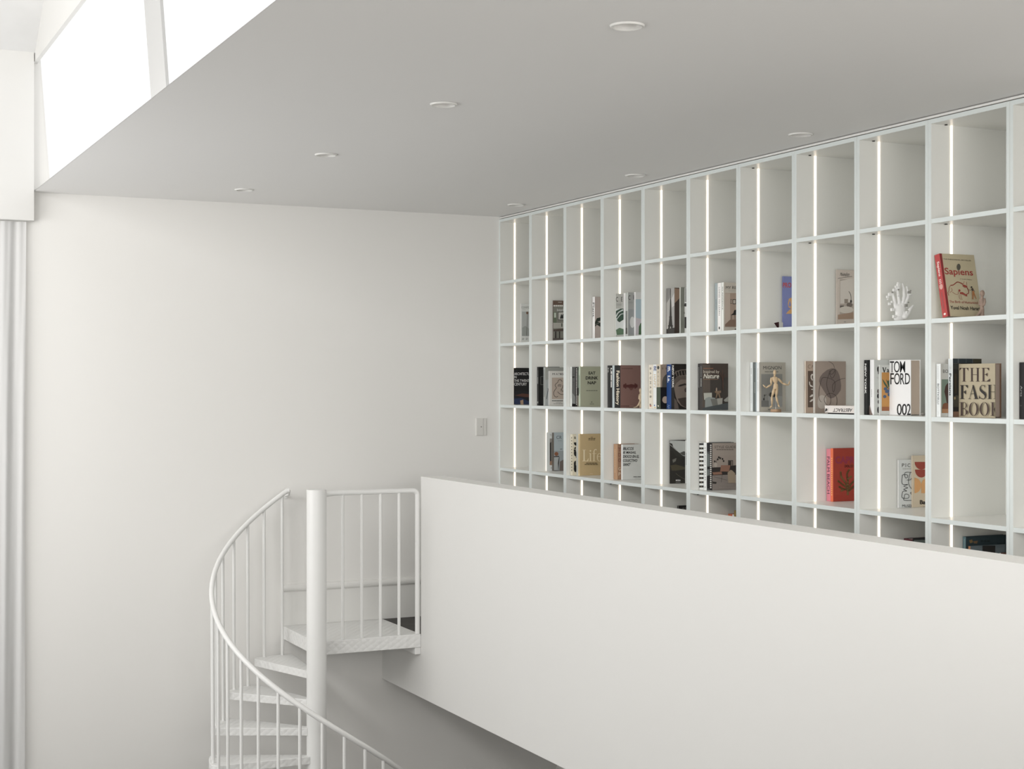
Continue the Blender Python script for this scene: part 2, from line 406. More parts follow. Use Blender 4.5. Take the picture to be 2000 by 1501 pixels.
for u in (669.3, 706.5, 743, 779.3):
    x = onY(u, 1100, YL).x
    bm = bmesh.new(); tube(bm, [(x, YL, .001), (x, YL, p1.z)], .0092, 10); smooth_all(link('baluster', bm, M_steel, st), 60)

# ------------------------------------------------------------------ bookcases
UE = [977, 1038.4, 1106, 1179, 1259, 1347.9, 1446, 1555.6, 1678.7, 1818.7, 1978.9]
YI = [onX(u, 750, XS).y for u in UE]           # inner face of the far side panel of each unit
YI.append(YI[-1] - .449)
TP = .018
SHC = [2.507, 2.108, 1.7085, 1.315, .911, .512, .112]     # shelf centre heights, top panel first
SHT = [z + TP / 2 for z in SHC]
XD = XS + .40
unit_lab = ['white bookcase unit in the corner by the end wall, holding a black architecture book', 'white bookcase unit second from the end wall, with a line-drawn face on a pale cover',
            'white bookcase unit holding the sage green and the golden tan covers', 'white bookcase unit holding the dusty rose cover and thick black spine',
            'white bookcase unit with a bright blue spine and crowned statue cover', 'white bookcase unit with a black and white striped spine on its fourth shelf',
            'white bookcase unit holding the jointed wooden mannequin', 'white bookcase unit holding the bright orange-red book',
            'white bookcase unit holding the white pixelated hand sculpture', 'white bookcase unit with a leaning red and beige book',
            'white bookcase unit cut off by the right edge, a black spine inside']
for j in range(11):
    ya = YI[j] + TP; yb = YI[j + 1] + TP
    t = thing('bookcase', (XS + .2, (ya + yb) / 2, 0), unit_lab[j], 'bookcase', 'white open bookcase units along the mezzanine wall')
    g = .0006
    for y0 in (YI[j], yb):
        y1 = y0 + TP - g if y0 != YI[j] else ya - g
        bm = bmesh.new()
        fs = box(bm, XS, XD, y0 + (0 if y0 == YI[j] else g), y1, 0.001, SHT[0]); fs[5].material_index = 1
        link('side_panel', bm, [M_lam, M_lamf], t)
    for k, zc in enumerate(SHC):
        bm = bmesh.new()
        xf = XS + (.0 if k in (0,) else .002)
        fs = box(bm, xf, XD - .011, yb + TP, YI[j], zc - TP / 2, zc + TP / 2); fs[5].material_index = 1
        link('top_panel' if k == 0 else 'shelf', bm, [M_lam, M_lamf], t)
    bm = bbox(XD - .01, XD, yb + TP, YI[j], .001, SHC[0] - TP / 2); link('back_panel', bm, M_lam, t)
    bm = bbox(XS + .03, XS + .045, yb + TP, YI[j], .001, SHC[6] - TP / 2 - .001); link('plinth', bm, M_lam, t)
    # led strips: the flush profile on the far side panel, one length per compartment
    for k in range(6):
        bm = bbox(XS + .099, XS + .108, YI[j] - .0035, YI[j] - .0004, SHC[k + 1] + TP / 2 + .001, SHC[k] - TP / 2 - .001)
        o = link('light_strip', bm, M_led, t); o['label'] = 'glowing warm white light strip'
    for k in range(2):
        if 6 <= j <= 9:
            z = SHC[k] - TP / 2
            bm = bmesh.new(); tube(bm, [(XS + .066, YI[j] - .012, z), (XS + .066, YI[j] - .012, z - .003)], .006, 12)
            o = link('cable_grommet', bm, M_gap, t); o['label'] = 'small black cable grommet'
bm = bbox(XS + .002, XS + .020, YI[-1] + .001, YF - .001, SHT[0] + .0045, HC - .0045)      # filler strip, open shadow gaps above and below it
box(bm, XS + .10, XD, YI[-1] + .001, YF - .001, SHT[0] + .0004, HC - .0004); box(bm, XS + .02, XS + .10, YI[-1] + .001, YF - .001, SHT[0] + .008, HC - .008)
struct('trim_2', bm, M_trim)

# ------------------------------------------------------------------ books
# Every book is measured in the photo: far and near edge of its spine, top edge and the end of its cover; from these its real
# place in the compartment, thickness, depth and height follow. Printing on spine and covers lies on the book's own faces.
_TX = {}
def text_geo(s, bold=0.0, shear=0.0):
    k = (s, bold, shear)
    if k not in _TX:
        cu = bpy.data.curves.new('lettering', 'FONT'); cu.body = s; cu.size = 1; cu.resolution_u = 3; cu.offset = bold; cu.shear = shear
        cu.fill_mode = 'FRONT'
        ob = bpy.data.objects.new('lettering', cu); COL.objects.link(ob)
        me = bpy.data.meshes.new_from_object(ob.evaluated_get(bpy.context.evaluated_depsgraph_get()))
        vs = [(v.co.x, v.co.y) for v in me.vertices]; fs = [tuple(p.vertices) for p in me.polygons]
        bpy.data.objects.remove(ob); bpy.data.curves.remove(cu); bpy.data.meshes.remove(me)
        x0, x1 = min(v[0] for v in vs), max(v[0] for v in vs); y0, y1 = min(v[1] for v in vs), max(v[1] for v in vs)
        _TX[k] = ([((x - x0) / (x1 - x0), (y - y0) / (y1 - y0)) for x, y in vs], fs)
    return _TX[k]
FR = {'F0': (900, 380, 5), 'F1': (960, 540, 5.003), 'F2': (960, 820, 6.667), 'F3': (1240, 530, 4.842), 'F4': (1240, 820, 7.505), 'F5': (1440, 480, 4.169),
      'F6': (1440, 820, 6.254), 'F7': (1660, 480, 4.1706), 'F8': (1660, 820, 5.1765), 'G1': (1810, 485, 10.008), 'G2': (1710, 530, 13.65),
      'G3': (1680, 690, 10.72), 'G4': (1820, 690, 10.72), 'G5': (1180, 700, 11.765), 'G6': (1040, 700, 13.333), 'G7': (1440, 690, 11.55), 'G8': (1560, 690, 11.546)}
class Art:
    '''printing on one flat face: shapes given in photo measure, laid on the face's plane in thin layers'''
    def __init__(s, bm, mats, fr, p, n, box2=None):
        s.bm, s.mats, s.fr, s.p, s.n, s.k, s.box = bm, mats, FR[fr], Vector(p), Vector(n).normalized(), 0, box2
    def pt(s, x, y):
        f = s.fr; q = onP(f[0] + x / f[2], f[1] + y / f[2], s.p + s.n * (.00025 + .00012 * s.k), s.n)
        if s.box:
            (x0, x1), (y0, y1), (z0, z1) = s.box
            q = Vector((min(max(q.x, x0), x1), min(max(q.y, y0), y1), min(max(q.z, z0), z1)))
        return q
    def mi(s, c):
        m = ink(c)
        if m not in s.mats: s.mats.append(m)
        return s.mats.index(m)
    def face(s, pts, mi):
        try:
            f = s.bm.faces.new([s.bm.verts.new(p) for p in pts])
        except ValueError: return
        f.normal_update()
        if f.normal.dot(s.n) < 0: f.normal_flip()
        f.material_index = mi; f.tag = True
    def P(s, pts, c): s.k += 1; s.face([s.pt(*q) for q in pts], s.mi(c))
    def R(s, x0, y0, x1, y1, c): s.P([(x0, y0), (x1, y0), (x1, y1), (x0, y1)], c)
    def E(s, cx, cy, rx, ry, c, a0=0, a1=360, n=20):
        s.P([(cx + rx * math.cos(math.radians(a0 + (a1 - a0) * i / n)), cy + ry * math.sin(math.radians(a0 + (a1 - a0) * i / n))) for i in range(n + (a1 - a0 < 360))], c)
    def L(s, pts, wd, c, smooth=True):
        s.k += 1; m = s.mi(c); P = [Vector((x, y)) for x, y in pts]
        if smooth and len(P) > 2:
            Q = []
            for i in range(len(P) - 1):
                a, b, d, e = P[max(i - 1, 0)], P[i], P[i + 1], P[min(i + 2, len(P) - 1)]
                for t in (0, .25, .5, .75):
                    Q.append(.5 * ((2 * b) + (d - a) * t + (2 * a - 5 * b + 4 * d - e) * t * t + (3 * b - a - 3 * d + e) * t ** 3))
            P = Q + [P[-1]]
        for i in range(len(P) - 1):
            d = (P[i + 1] - P[i])
            if d.length < 1e-6: continue
            d.normalize(); nn = Vector((-d.y, d.x)) * wd / 2; a, b = P[i] - d * wd * .15, P[i + 1] + d * wd * .15
            s.face([s.pt(*(a + nn)), s.pt(*(b + nn)), s.pt(*(b - nn)), s.pt(*(a - nn))], m)
    def T(s, tx, x0, y0, x1, y1, c, rot=0, bold=0.0, shear=0.0, mir=False):
        s.k += 1; m = s.mi(c); vs, fs = text_geo(tx, bold, shear); Q = []
        for a, b in vs:
            if rot == 0: q = (x0 + a * (x1 - x0), y1 - b * (y1 - y0))
            elif rot == 90: q = (x0 + b * (x1 - x0), y0 + a * (y1 - y0))       # reads downwards
            else: q = (x1 - a * (x1 - x0), y0 + b * (y1 - y0))                 # upside down
            Q.append(s.bm.verts.new(s.pt(*q)))
        for f in fs:
            try: g = s.bm.faces.new([Q[i] for i in f])
            except ValueError: continue
            g.normal_update()
            if g.normal.dot(s.n) < 0: g.normal_flip()
            g.material_index = m; g.tag = True
    def dash(s, x0, x1, y, h, c, n=1, gap=.25):
        w_ = (x1 - x0) / n
        for i in range(n): s.R(x0 + w_ * i, y - h / 2, x0 + w_ * (i + 1 - gap), y + h / 2, c)
    def vdash(s, x, y0, y1, w_, c, n=8, gap=.4):
        h = (y1 - y0) / n
        for i in range(n): s.R(x - w_ / 2, y0 + h * i, x + w_ / 2, y0 + h * (i + 1 - gap), c)

CUR = {}
ROWN = {2: 'second', 3: 'third', 4: 'fourth', 5: 'fifth'}
def book(col, row, fr, ul, ur, yt, cov, sp, label, uc=None, D=None, art=None, mode='spine', H=None, pages=None, back=None):
    f0 = FR[fr]; U = lambda x: f0[0] + x / f0[2]
    zs = SHT[row] + .0006
    cur = CUR.get((col, row), YI[col] - .0045)
    X0 = onY(U(ul), 750, cur).x
    yn = onX(U(ur), 750, X0).y
    if cur - yn < .006: yn = cur - .006
    h = H or onX(U(ur), f0[1] + yt / f0[2], X0).z - zs
    if uc: D = onY(U(uc), 750, yn).x - X0
    elif D is None: D = min(.68 * h, .22)
    D = min(D, XD - .02 - X0)
    CUR[(col, row)] = yn - .0012
    t = thing('book', (X0 + D / 2, (cur + yn) / 2, zs), label, 'book', 'books on the %s shelf from the top' % ROWN[row])
    mats = [ink(cov), ink(sp)]
    bm = bmesh.new(); tb = .0022 if cur - yn > .009 else .0014
    x1 = X0 + D
    if mode == 'spine':      # spine faces the room, cover faces along the shelf
        prof = [(X0, yn), (x1, yn), (x1, yn + tb), (X0 + tb, yn + tb), (X0 + tb, cur - tb), (x1, cur - tb), (x1, cur), (X0, cur)]
        pg = (X0 + tb + .0003, x1 - .004, yn + tb + .0003, cur - tb - .0003)
    else:                    # front cover faces the room, the page edges show on the near side
        prof = [(X0, yn), (X0 + tb, yn), (X0 + tb, cur - tb), (x1 - tb, cur - tb), (x1 - tb, yn), (x1, yn), (x1, cur), (X0, cur)]
        pg = (X0 + tb + .0003, x1 - tb - .0003, yn + .006, cur - tb - .0003)
    fs = prism(bm, [(a, b, zs) for a, b in prof], (0, 0, h))
    for f in fs:
        f.normal_update()
        c = f.calc_center_median()
        if abs(c.x - X0) < 1e-5: f.material_index = 1
        if mode == 'front' and back and c.x > x1 - tb - 1e-5: 
            if ink(back) not in mats: mats.append(ink(back))
            f.material_index = mats.index(ink(back))
    bx = ((X0 - .01, x1), (yn - .01, cur), (zs, zs + h))
    S = Art(bm, mats, fr, (X0, 0, 0), (-1, 0, 0), bx); Cv = Art(bm, mats, fr, (0, yn, 0), (0, -1, 0), bx)
    if art: art(S, Cv)
    # outward normals for the board itself, printed layers keep theirs
    o = link('cover', bm, mats, t)
    link('page_block', bbox(pg[0], pg[1], pg[2], pg[3], zs + .003, zs + h - .003), pages or M_pagew, t)
    return t
W = (228, 231, 228); LW = (206, 208, 203); K = (24, 24, 24); DK = (40, 38, 36); GR = (140, 142, 138); LG = (176, 178, 174)
# --- second shelf
def a(S, C):
    C.T('CONFIDE', 291, 290, 385, 311, GR); C.dash(300, 345, 324, 3, LG); C.R(298, 340, 384, 580, (176, 180, 178))
    C.P([(298, 500), (330, 480), (384, 520), (384, 580), (298, 580)], (150, 155, 152)); C.L([(350, 358), (349, 440), (342, 575)], 4, (92, 88, 80)); C.E(349, 354, 10, 13, (112, 78, 58))
    for x in (299, 336): C.dash(x, x + 26, 603, 6, GR); C.dash(x, x + 20, 614, 5, GR)
book(0, 2, 'F1', 284, 287, 263, (212, 215, 212), W, 'white magazine with a single poppy on its cover', art=a)
def a(S, C):
    C.R(603, 236, 716, 618, (128, 128, 118)); C.R(603, 236, 716, 292, (104, 82, 70)); C.dash(650, 700, 250, 4, (205, 200, 192)); C.dash(606, 700, 284, 14, (225, 222, 215), 5, .15)
    C.T('Interi', 640, 312, 702, 338, (235, 235, 230)); C.R(603, 345, 635, 450, (100, 112, 92)); C.R(612, 352, 630, 400, (190, 200, 186))
    C.R(650, 344, 716, 424, (45, 45, 44)); C.R(654, 349, 716, 419, (196, 194, 188)); C.P([(668, 410), (682, 360), (690, 380), (700, 355), (712, 410)], (50, 50, 50))
    C.R(603, 450, 716, 505, (168, 166, 158)); C.R(682, 455, 692, 490, (60, 70, 58)); C.P([(606, 515), (716, 505), (716, 530), (606, 535)], (84, 72, 66)); C.R(620, 535, 634, 600, (60, 54, 52)); C.R(660, 535, 670, 600, (60, 54, 52))
    C.R(603, 600, 716, 618, (92, 84, 80))
book(1, 2, 'F1', 598, 603, 232, (112, 98, 90), (90, 74, 66), 'magazine with a brown headed cover showing a furnished living room', art=a)
def a(S, C):
    S.T('Plant', 988, 255, 1006, 394, K, 90); C.R(1010, 300, 1064, 594, (186, 172, 166)); C.P([(1011, 445), (1030, 405), (1064, 398), (1064, 430), (1035, 440), (1064, 450), (1064, 490), (1030, 470), (1011, 490)], (48, 56, 48))
    C.L([(1012, 470), (1064, 445)], 3, (150, 150, 140))
book(2, 2, 'F1', 987, 1010, 196, (184, 170, 164), W, 'white spined book with a dark leaf on its pinkish cover', art=a)
def a(S, C):
    C.T('C', 1217, 198, 1237, 244, DK); C.T('E', 1266, 198, 1280, 242, DK); C.dash(1220, 1290, 268, 3, GR); C.dash(1220, 1290, 280, 3, GR)
    C.R(1215, 312, 1294, 570, (214, 218, 216)); C.P([(1216, 335), (1262, 312), (1290, 312), (1290, 420), (1250, 445), (1230, 432), (1216, 380)], (58, 82, 68)); C.L([(1218, 388), (1240, 350), (1284, 325)], 12, (216, 222, 218)); C.L([(1222, 418), (1260, 370), (1288, 362)], 7, (216, 222, 218))
    C.P([(1216, 520), (1250, 500), (1290, 512), (1290, 565), (1225, 570)], (92, 122, 94))
book(3, 2, 'F1', 1209, 1212, 166, (186, 186, 180), LW, 'magazine with green leaves and two wide spaced capitals, leftmost of the four', art=a)
def a(S, C): C.R(1310, 335, 1332, 560, (150, 152, 150)); C.R(1310, 500, 1332, 560, (110, 108, 106))
book(3, 2, 'F1', 1291, 1308, 160, (214, 218, 216), W, 'blank white spined magazine between two grey covers with capitals', art=a)
def a(S, C):
    C.T('C', 1337, 183, 1357, 226, DK); C.T('E', 1386, 183, 1400, 222, DK); C.dash(1338, 1394, 248, 3, GR); C.dash(1338, 1394, 258, 3, GR)
    C.R(1337, 318, 1400, 566, (150, 154, 156)); C.E(1376, 445, 24, 55, (206, 208, 206))
book(3, 2, 'F1', 1328, 1333, 154, (164, 166, 164), LW, 'grey magazine with a round pale stone on its cover', art=a)
def a(S, C):
    C.R(1409, 220, 1490, 566, (176, 198, 210)); C.P([(1409, 400), (1490, 420), (1490, 566), (1409, 566)], (206, 198, 206)); C.P([(1438, 566), (1440, 490), (1455, 455), (1490, 440), (1490, 566)], (66, 104, 66))
book(3, 2, 'F1', 1393, 1408, 150, (226, 229, 227), W, 'white magazine with a pale blue sky picture, right of the stone cover', art=a)
def a(S, C):
    S.R(299, 152, 374, 584, (150, 150, 148)); S.P([(299, 152), (340, 152), (330, 250), (299, 300)], (112, 112, 112)); S.P([(345, 260), (374, 200), (374, 320), (350, 340)], (178, 178, 176))
    S.L([(337, 165), (337, 260), (336, 300)], 6, K, False); S.P([(333, 260), (341, 260), (347, 420), (356, 520), (366, 584), (350, 584), (340, 520), (333, 520), (322, 584), (306, 584), (318, 520), (328, 420)], K)
    S.R(324, 425, 350, 436, K); S.R(314, 508, 360, 520, K); S.P([(299, 545), (374, 530), (374, 584), (299, 584)], (40, 40, 40))
    C.P([(376, 160), (424, 165), (424, 250), (376, 300)], (150, 122, 100)); C.P([(376, 300), (424, 250), (424, 582), (376, 582)], (70, 58, 52))
book(4, 2, 'F3', 298, 375, 152, (92, 76, 66), (120, 120, 118), 'thick book with a black and white iron tower on its spine', art=a)
book(4, 2, 'F3', 421, 433, 148, (138, 142, 132), (198, 204, 196), 'pale green spined book beside the iron tower spine')
def a(S, C):
    S.vdash(480, 155, 290, 14, DK, 18, .5); S.L([(478, 300), (462, 330), (456, 360), (468, 395)], 5, K); S.R(470, 430, 490, 535, (50, 48, 46)); S.R(470, 300, 490, 330, (60, 60, 60))
book(4, 2, 'F3', 469, 492, 150, (90, 90, 88), (206, 208, 204), 'black and white patterned spine right of the pale green spine', art=a)
def a(S, C): S.vdash(768, 260, 365, 5, (96, 104, 106), 8)
book(5, 2, 'F3', 755, 782, 108, (150, 158, 160), (150, 164, 170), 'blue grey spine left of the two white spines', art=a)
def a(S, C): S.T('LIVING TO LEARN', 793, 148, 803, 415, (70, 72, 72), 90); S.R(793, 522, 803, 545, K)
book(5, 2, 'F3', 783, 815, 106, (214, 216, 212), (222, 226, 224), 'white spine with a long dark title, between blue grey and pale spines', art=a)
def a(S, C):
    S.T('MY RESIDENCE', 824, 145, 834, 360, (96, 96, 92), 90); C.T('MY RE', 860, 138, 958, 166, DK); C.dash(886, 975, 183, 3, GR, 6)
    C.R(853, 203, 990, 522, (176, 152, 134)); C.R(853, 206, 900, 500, (196, 178, 164)); C.R(905, 262, 916, 304, DK); C.R(908, 266, 914, 300, (190, 176, 160)); C.R(924, 262, 956, 308, DK); C.R(929, 268, 951, 302, (196, 184, 168))
    C.P([(940, 365), (990, 355), (990, 410), (905, 412), (930, 395)], DK); C.L([(915, 412), (912, 452)], 4, DK); C.L([(945, 412), (948, 452)], 4, DK); C.P([(853, 500), (900, 455), (990, 452), (990, 522), (853, 522)], (140, 112, 94)); C.dash(945, 975, 545, 8, DK)
book(5, 2, 'F3', 818, 840, 102, (202, 194, 182), (214, 218, 214), 'beige residence book with a picture of a chair and framed prints', art=a)
def a(S, C):
    C.T('PRO', 371, 298, 440, 340, (196, 78, 84), bold=.03); C.P([(412, 470), (420, 430), (440, 420), (452, 455), (444, 500), (470, 530), (470, 552), (396, 552), (424, 520), (440, 512), (418, 500)], (222, 166, 92)); C.P([(418, 480), (428, 440), (438, 480), (430, 500)], (130, 140, 200))
book(6, 2, 'F5', 366, 369, 247, (128, 138, 198), (120, 130, 190), 'lilac blue book with red capitals and an orange vase shape', art=a)
def a(S, C):
    C.T('Minimalism', 838, 216, 914, 246, DK, shear=.3); C.L([(820, 264), (935, 248)], 3, DK, False); C.R(836, 272, 946, 596, (178, 166, 156)); C.P([(838, 285), (946, 262), (946, 470), (838, 470)], (212, 204, 196))
    C.L([(908, 370), (924, 400), (926, 445)], 4, DK); C.E(926, 452, 7, 14, DK); C.R(872, 432, 902, 468, (150, 138, 126)); C.E(914, 480, 24, 20, (120, 108, 100)); C.R(836, 485, 868, 512, (96, 88, 82)); C.E(886, 520, 60, 28, (206, 198, 188)); C.P([(820, 560), (946, 540), (946, 592), (820, 598)], (166, 138, 116)); C.dash(868, 890, 618, 5, GR)
book(7, 2, 'F5', 803, 809, 192, (206, 194, 184), (196, 184, 174), 'pale blush magazine with a sparse room and script title', art=a)
# --- third shelf
def a(S, C):
    g = (226, 226, 222)
    C.T('ARCHITECTU', 222, 936, 372, 962, g); C.T('IN', 222, 968, 245, 992, g); C.T('THE TWENT', 222, 1003, 368, 1028, g); C.T('CENTURY', 222, 1036, 344, 1063, g)
    C.P([(222, 1120), (290, 1108), (385, 1125), (385, 1254), (222, 1254)], (34, 34, 38)); C.P([(225, 1160), (300, 1140), (385, 1150), (385, 1180), (300, 1172)], (86, 52, 42)); C.P([(222, 1190), (300, 1185), (385, 1230), (385, 1254), (222, 1254)], (40, 52, 84)); C.P([(280, 1210), (310, 1200), (312, 1250), (285, 1252)], (170, 140, 110))
book(0, 3, 'F1', 217, 220, 891, (28, 28, 29), (30, 30, 30), 'black architecture book with white capitals down its cover', art=a)
def a(S, C): S.vdash(140, 305, 470, 9, GR, 8); S.vdash(140, 480, 660, 10, LG, 6, .2); S.R(134, 1115, 146, 1165, LG); C.L([(285, 468), (215, 468), (215, 678), (285, 678)], 7, (120, 122, 118), False)
book(1, 3, 'G6', 120, 162, 214, (22, 22, 22), (32, 32, 32), 'black book with a thin outlined square, left of the grey one', uc=708, art=a)
def a(S, C): S.vdash(304, 300, 1000, 12, (96, 100, 100), 24); C.P([(332, 560), (420, 540), (420, 1240), (332, 1240)], (158, 164, 164)); C.L([(400, 775), (408, 800), (395, 880), (380, 980), (368, 1050)], 16, (70, 78, 84))
book(1, 3, 'G6', 284, 332, 226, (150, 152, 146), (172, 176, 172), 'grey book with a faint bare branch, behind the line-drawn face', art=a)
def a(S, C):
    for i, ch in enumerate('MATIS'): C.T(ch, (520, 610, 672, 730, 770)[i], 376, (582, 660, 715, 750, 806)[i], 428, DK)
    C.R(505, 494, 900, 1052, (178, 162, 148)); k = (46, 44, 44)
    C.L([(770, 600), (745, 555), (700, 548), (668, 580), (660, 615), (610, 655), (590, 700), (620, 760), (575, 830), (550, 890), (565, 960), (615, 1000), (662, 980)], 12, k)
    C.L([(665, 690), (700, 668), (752, 690)], 10, k); C.L([(660, 718), (695, 705), (740, 722)], 13, k); C.L([(790, 690), (780, 760), (740, 805), (775, 812)], 11, k); C.L([(725, 845), (765, 835), (800, 848), (765, 858)], 9, k); C.L([(655, 860), (700, 910), (760, 932), (830, 930)], 11, k)
    C.vdash(0, 0, 1, 0, k, 1); C.dash(510, 800, 1097, 22, (70, 68, 66), 9, .3); C.dash(610, 800, 1140, 8, GR); C.dash(545, 800, 1172, 10, GR, 4, .15)
book(1, 3, 'G6', 420, 432, 320, (206, 204, 198), (224, 224, 220), 'off-white book with a loose line-drawn face on tan', art=a)
def a(S, C):
    S.vdash(1006, 240, 480, 10, GR, 12); S.vdash(1006, 500, 1040, 9, LG, 20); C.R(1030, 215, 1130, 1180, (104, 106, 104)); C.dash(1040, 1115, 480, 26, DK); C.dash(1045, 1115, 405, 10, (80, 82, 80)); C.dash(1045, 1115, 520, 8, (80, 82, 80)); C.dash(1045, 1115, 615, 8, (80, 82, 80))
    C.P([(1030, 880), (1130, 1010), (1130, 1180), (1030, 1160)], (140, 144, 142)); C.R(1030, 1180, 1130, 1262, (26, 26, 26))
book(2, 3, 'G6', 985, 1028, 216, (110, 112, 110), (214, 218, 214), 'white spined book with a grey photo cover, left of the dotted black spine', art=a)
def a(S, C): S.vdash(1145, 250, 1220, 18, (214, 214, 208), 24, .45); C.R(1172, 300, 1200, 760, (120, 128, 118)); C.R(1172, 760, 1200, 960, (44, 40, 40)); C.R(1172, 960, 1200, 1250, (150, 140, 130))
book(2, 3, 'G6', 1119, 1170, 216, (92, 96, 90), (38, 34, 33), 'black spine lettered in white beside the sage green cover', art=a)
def a(S, C):
    k = (36, 36, 34); S.vdash(1219, 440, 920, 11, (60, 74, 66), 18, .35)
    C.T('EAT', 1463, 336, 1640, 415, k, bold=.03); C.T('DRINK', 1385, 462, 1708, 545, k, bold=.03); C.T('NAP', 1437, 588, 1657, 668, k, bold=.03)
    C.dash(1400, 1700, 832, 14, (78, 80, 72), 5, .12); C.R(1524, 1112, 1562, 1152, (128, 130, 112)); C.dash(1495, 1605, 1178, 12, (84, 86, 76), 3, .15)
book(2, 3, 'G6', 1207, 1243, 204, (158, 160, 136), (186, 200, 178), 'sage green book titled in three short black words', uc=1776, art=a)
def a(S, C):
    g = (206, 206, 200); S.R(79, 156, 120, 1134, (46, 46, 46)); S.T('Frida', 82, 214, 105, 320, g, 90); S.R(150, 212, 180, 352, g); S.R(160, 240, 182, 290, (40, 40, 40)); S.R(152, 366, 176, 504, g); S.R(152, 518, 175, 660, g)
book(3, 3, 'G5', 78, 188, 156, (26, 26, 26), (25, 25, 25), 'thick black spine with stacked white bars', art=a)
def a(S, C): S.vdash(226, 300, 900, 8, (120, 128, 130), 20)
book(3, 3, 'G5', 189, 236, 156, (140, 148, 148), (176, 188, 190), 'thin grey white spine squeezed between two black spines', art=a)
def a(S, C):
    S.T('Fashion History', 258, 278, 352, 1062, (218, 206, 180), 90, bold=.02); C.dash(405, 660, 228, 10, (70, 44, 40), 6, .15); C.dash(385, 580, 1087, 12, (66, 40, 38), 5, .15); C.dash(585, 705, 1087, 6, (170, 130, 120))
    m = (84, 40, 38); C.P([(470, 600), (560, 600), (625, 585), (690, 600), (760, 600), (760, 655), (690, 660), (625, 690), (560, 665), (470, 655)], m); C.P([(560, 670), (690, 665), (640, 720), (610, 730)], (104, 66, 60))
    for x in (462, 742): C.E(x, 628, 27, 42, m)
    for x in (494, 712): C.E(x, 585, 17, 18, m); C.E(x, 672, 17, 18, m)
book(3, 3, 'G5', 242, 372, 152, (126, 92, 84), (22, 22, 22), 'dusty rose book with a dark red bow motif and black spine', uc=838, art=a)
def a(S, C):
    k = (44, 42, 40)
    for i, ch in enumerate('BAUHAUS'): S.T(ch, 1046, 206 + i * 107, 1084, 256 + i * 107, k, 90)
    S.P([(1046, 1035), (1084, 1050), (1046, 1070)], k); S.R(1046, 1072, 1084, 1098, (170, 80, 60))
book(4, 3, 'G5', 1022, 1122, 138, (196, 188, 172), (208, 200, 184), 'cream spine with widely spaced black capitals, first of its row', art=a)
def a(S, C):
    S.T('BE', 1141, 175, 1198, 284, (40, 66, 128), 90, bold=.02); S.T('HAPPY', 1141, 365, 1186, 680, (192, 160, 92), 90); S.R(1144, 1058, 1166, 1090, (70, 100, 160)); S.R(1144, 1105, 1186, 1140, (204, 184, 140))
book(4, 3, 'G5', 1126, 1202, 134, (206, 208, 206), (214, 217, 216), 'white spine with blue and ochre lettering', art=a)
def a(S, C):
    S.R(1204, 132, 1296, 655, (190, 178, 156)); S.E(1242, 206, 26, 40, (56, 58, 54)); g = (130, 122, 108)
    for i, ch in enumerate('BAUH'): S.T(ch, 1225, 290 + i * 98, 1258, 330 + i * 98, g, 90)
    S.P([(1226, 1068), (1256, 1075), (1256, 1105), (1232, 1100)], (206, 200, 186))
    C.R(1297, 132, 1480, 657, (148, 130, 112)); C.R(1297, 657, 1480, 1172, (24, 22, 21)); C.P([(1330, 657), (1334, 520), (1360, 430), (1410, 370), (1480, 340), (1480, 657)], (78, 74, 66)); C.E(1405, 945, 70, 80, (176, 154, 132)); C.dash(1330, 1365, 225, 45, (104, 92, 80), 2, .4); C.dash(1410, 1440, 225, 45, (104, 92, 80), 2)
book(4, 3, 'G5', 1204, 1296, 132, (30, 28, 27), (64, 74, 60), 'half beige half green spine with a tan circle on its cover', art=a)
def a(S, C): S.T('m.', 1456, 182, 1516, 305, (226, 228, 226), 90, bold=.03); S.T('l.a.', 1456, 392, 1516, 552, (226, 228, 226), 90, bold=.03); S.L([(1455, 1065), (1500, 1080), (1455, 1105), (1500, 1130), (1470, 1142)], 7, (150, 170, 200))
book(4, 3, 'G5', 1436, 1540, 132, (26, 60, 112), (26, 66, 126), 'bright blue spine with short white lettering', art=a)
def a(S, C):
    S.T('NEW YORK', 1560, 158, 1600, 672, (214, 212, 206), 90, bold=.02)
    C.R(1613, 122, 1940, 1180, (38, 34, 32)); f = (128, 114, 104)
    C.P([(1612, 520), (1650, 430), (1720, 390), (1940, 375), (1940, 1120), (1870, 1130), (1760, 1080), (1680, 980), (1640, 860), (1612, 700)], f)
    C.P([(1612, 340), (1650, 290), (1760, 250), (1940, 240), (1940, 262), (1770, 272), (1660, 310), (1616, 370)], (112, 100, 92))
    for x0, x1 in ((1650, 1668), (1712, 1728), (1780, 1792), (1850, 1862)): C.P([(x0 - 14, 292), (x0, 275), (x1 + 14, 400), (x1 - 4, 410)], (120, 108, 98))
    C.P([(1612, 470), (1700, 405), (1940, 385), (1940, 480), (1760, 480), (1660, 560), (1618, 640)], (96, 86, 78)); C.P([(1690, 640), (1740, 600), (1850, 570), (1940, 580), (1940, 612), (1850, 610), (1750, 640)], (52, 46, 44))
    C.P([(1850, 690), (1900, 650), (1940, 760), (1860, 770), (1846, 730)], (72, 62, 56)); C.P([(1690, 920), (1800, 900), (1940, 880), (1940, 1110), (1870, 1120), (1770, 1060)], (70, 60, 55)); C.P([(1612, 900), (1660, 960), (1700, 1060), (1720, 1180), (1612, 1180)], (98, 88, 82))
book(4, 3, 'G5', 1545, 1612, 120, (46, 42, 40), (26, 25, 25), 'black spined book with a crowned stone face on its cover', art=a)
def a(S, C): S.vdash(605, 905, 1100, 5, GR, 14, .35)
book(5, 3, 'F3', 597, 613, 870, (40, 37, 36), (44, 42, 42), 'thin dark spine left of the brown still-life cover', art=a)
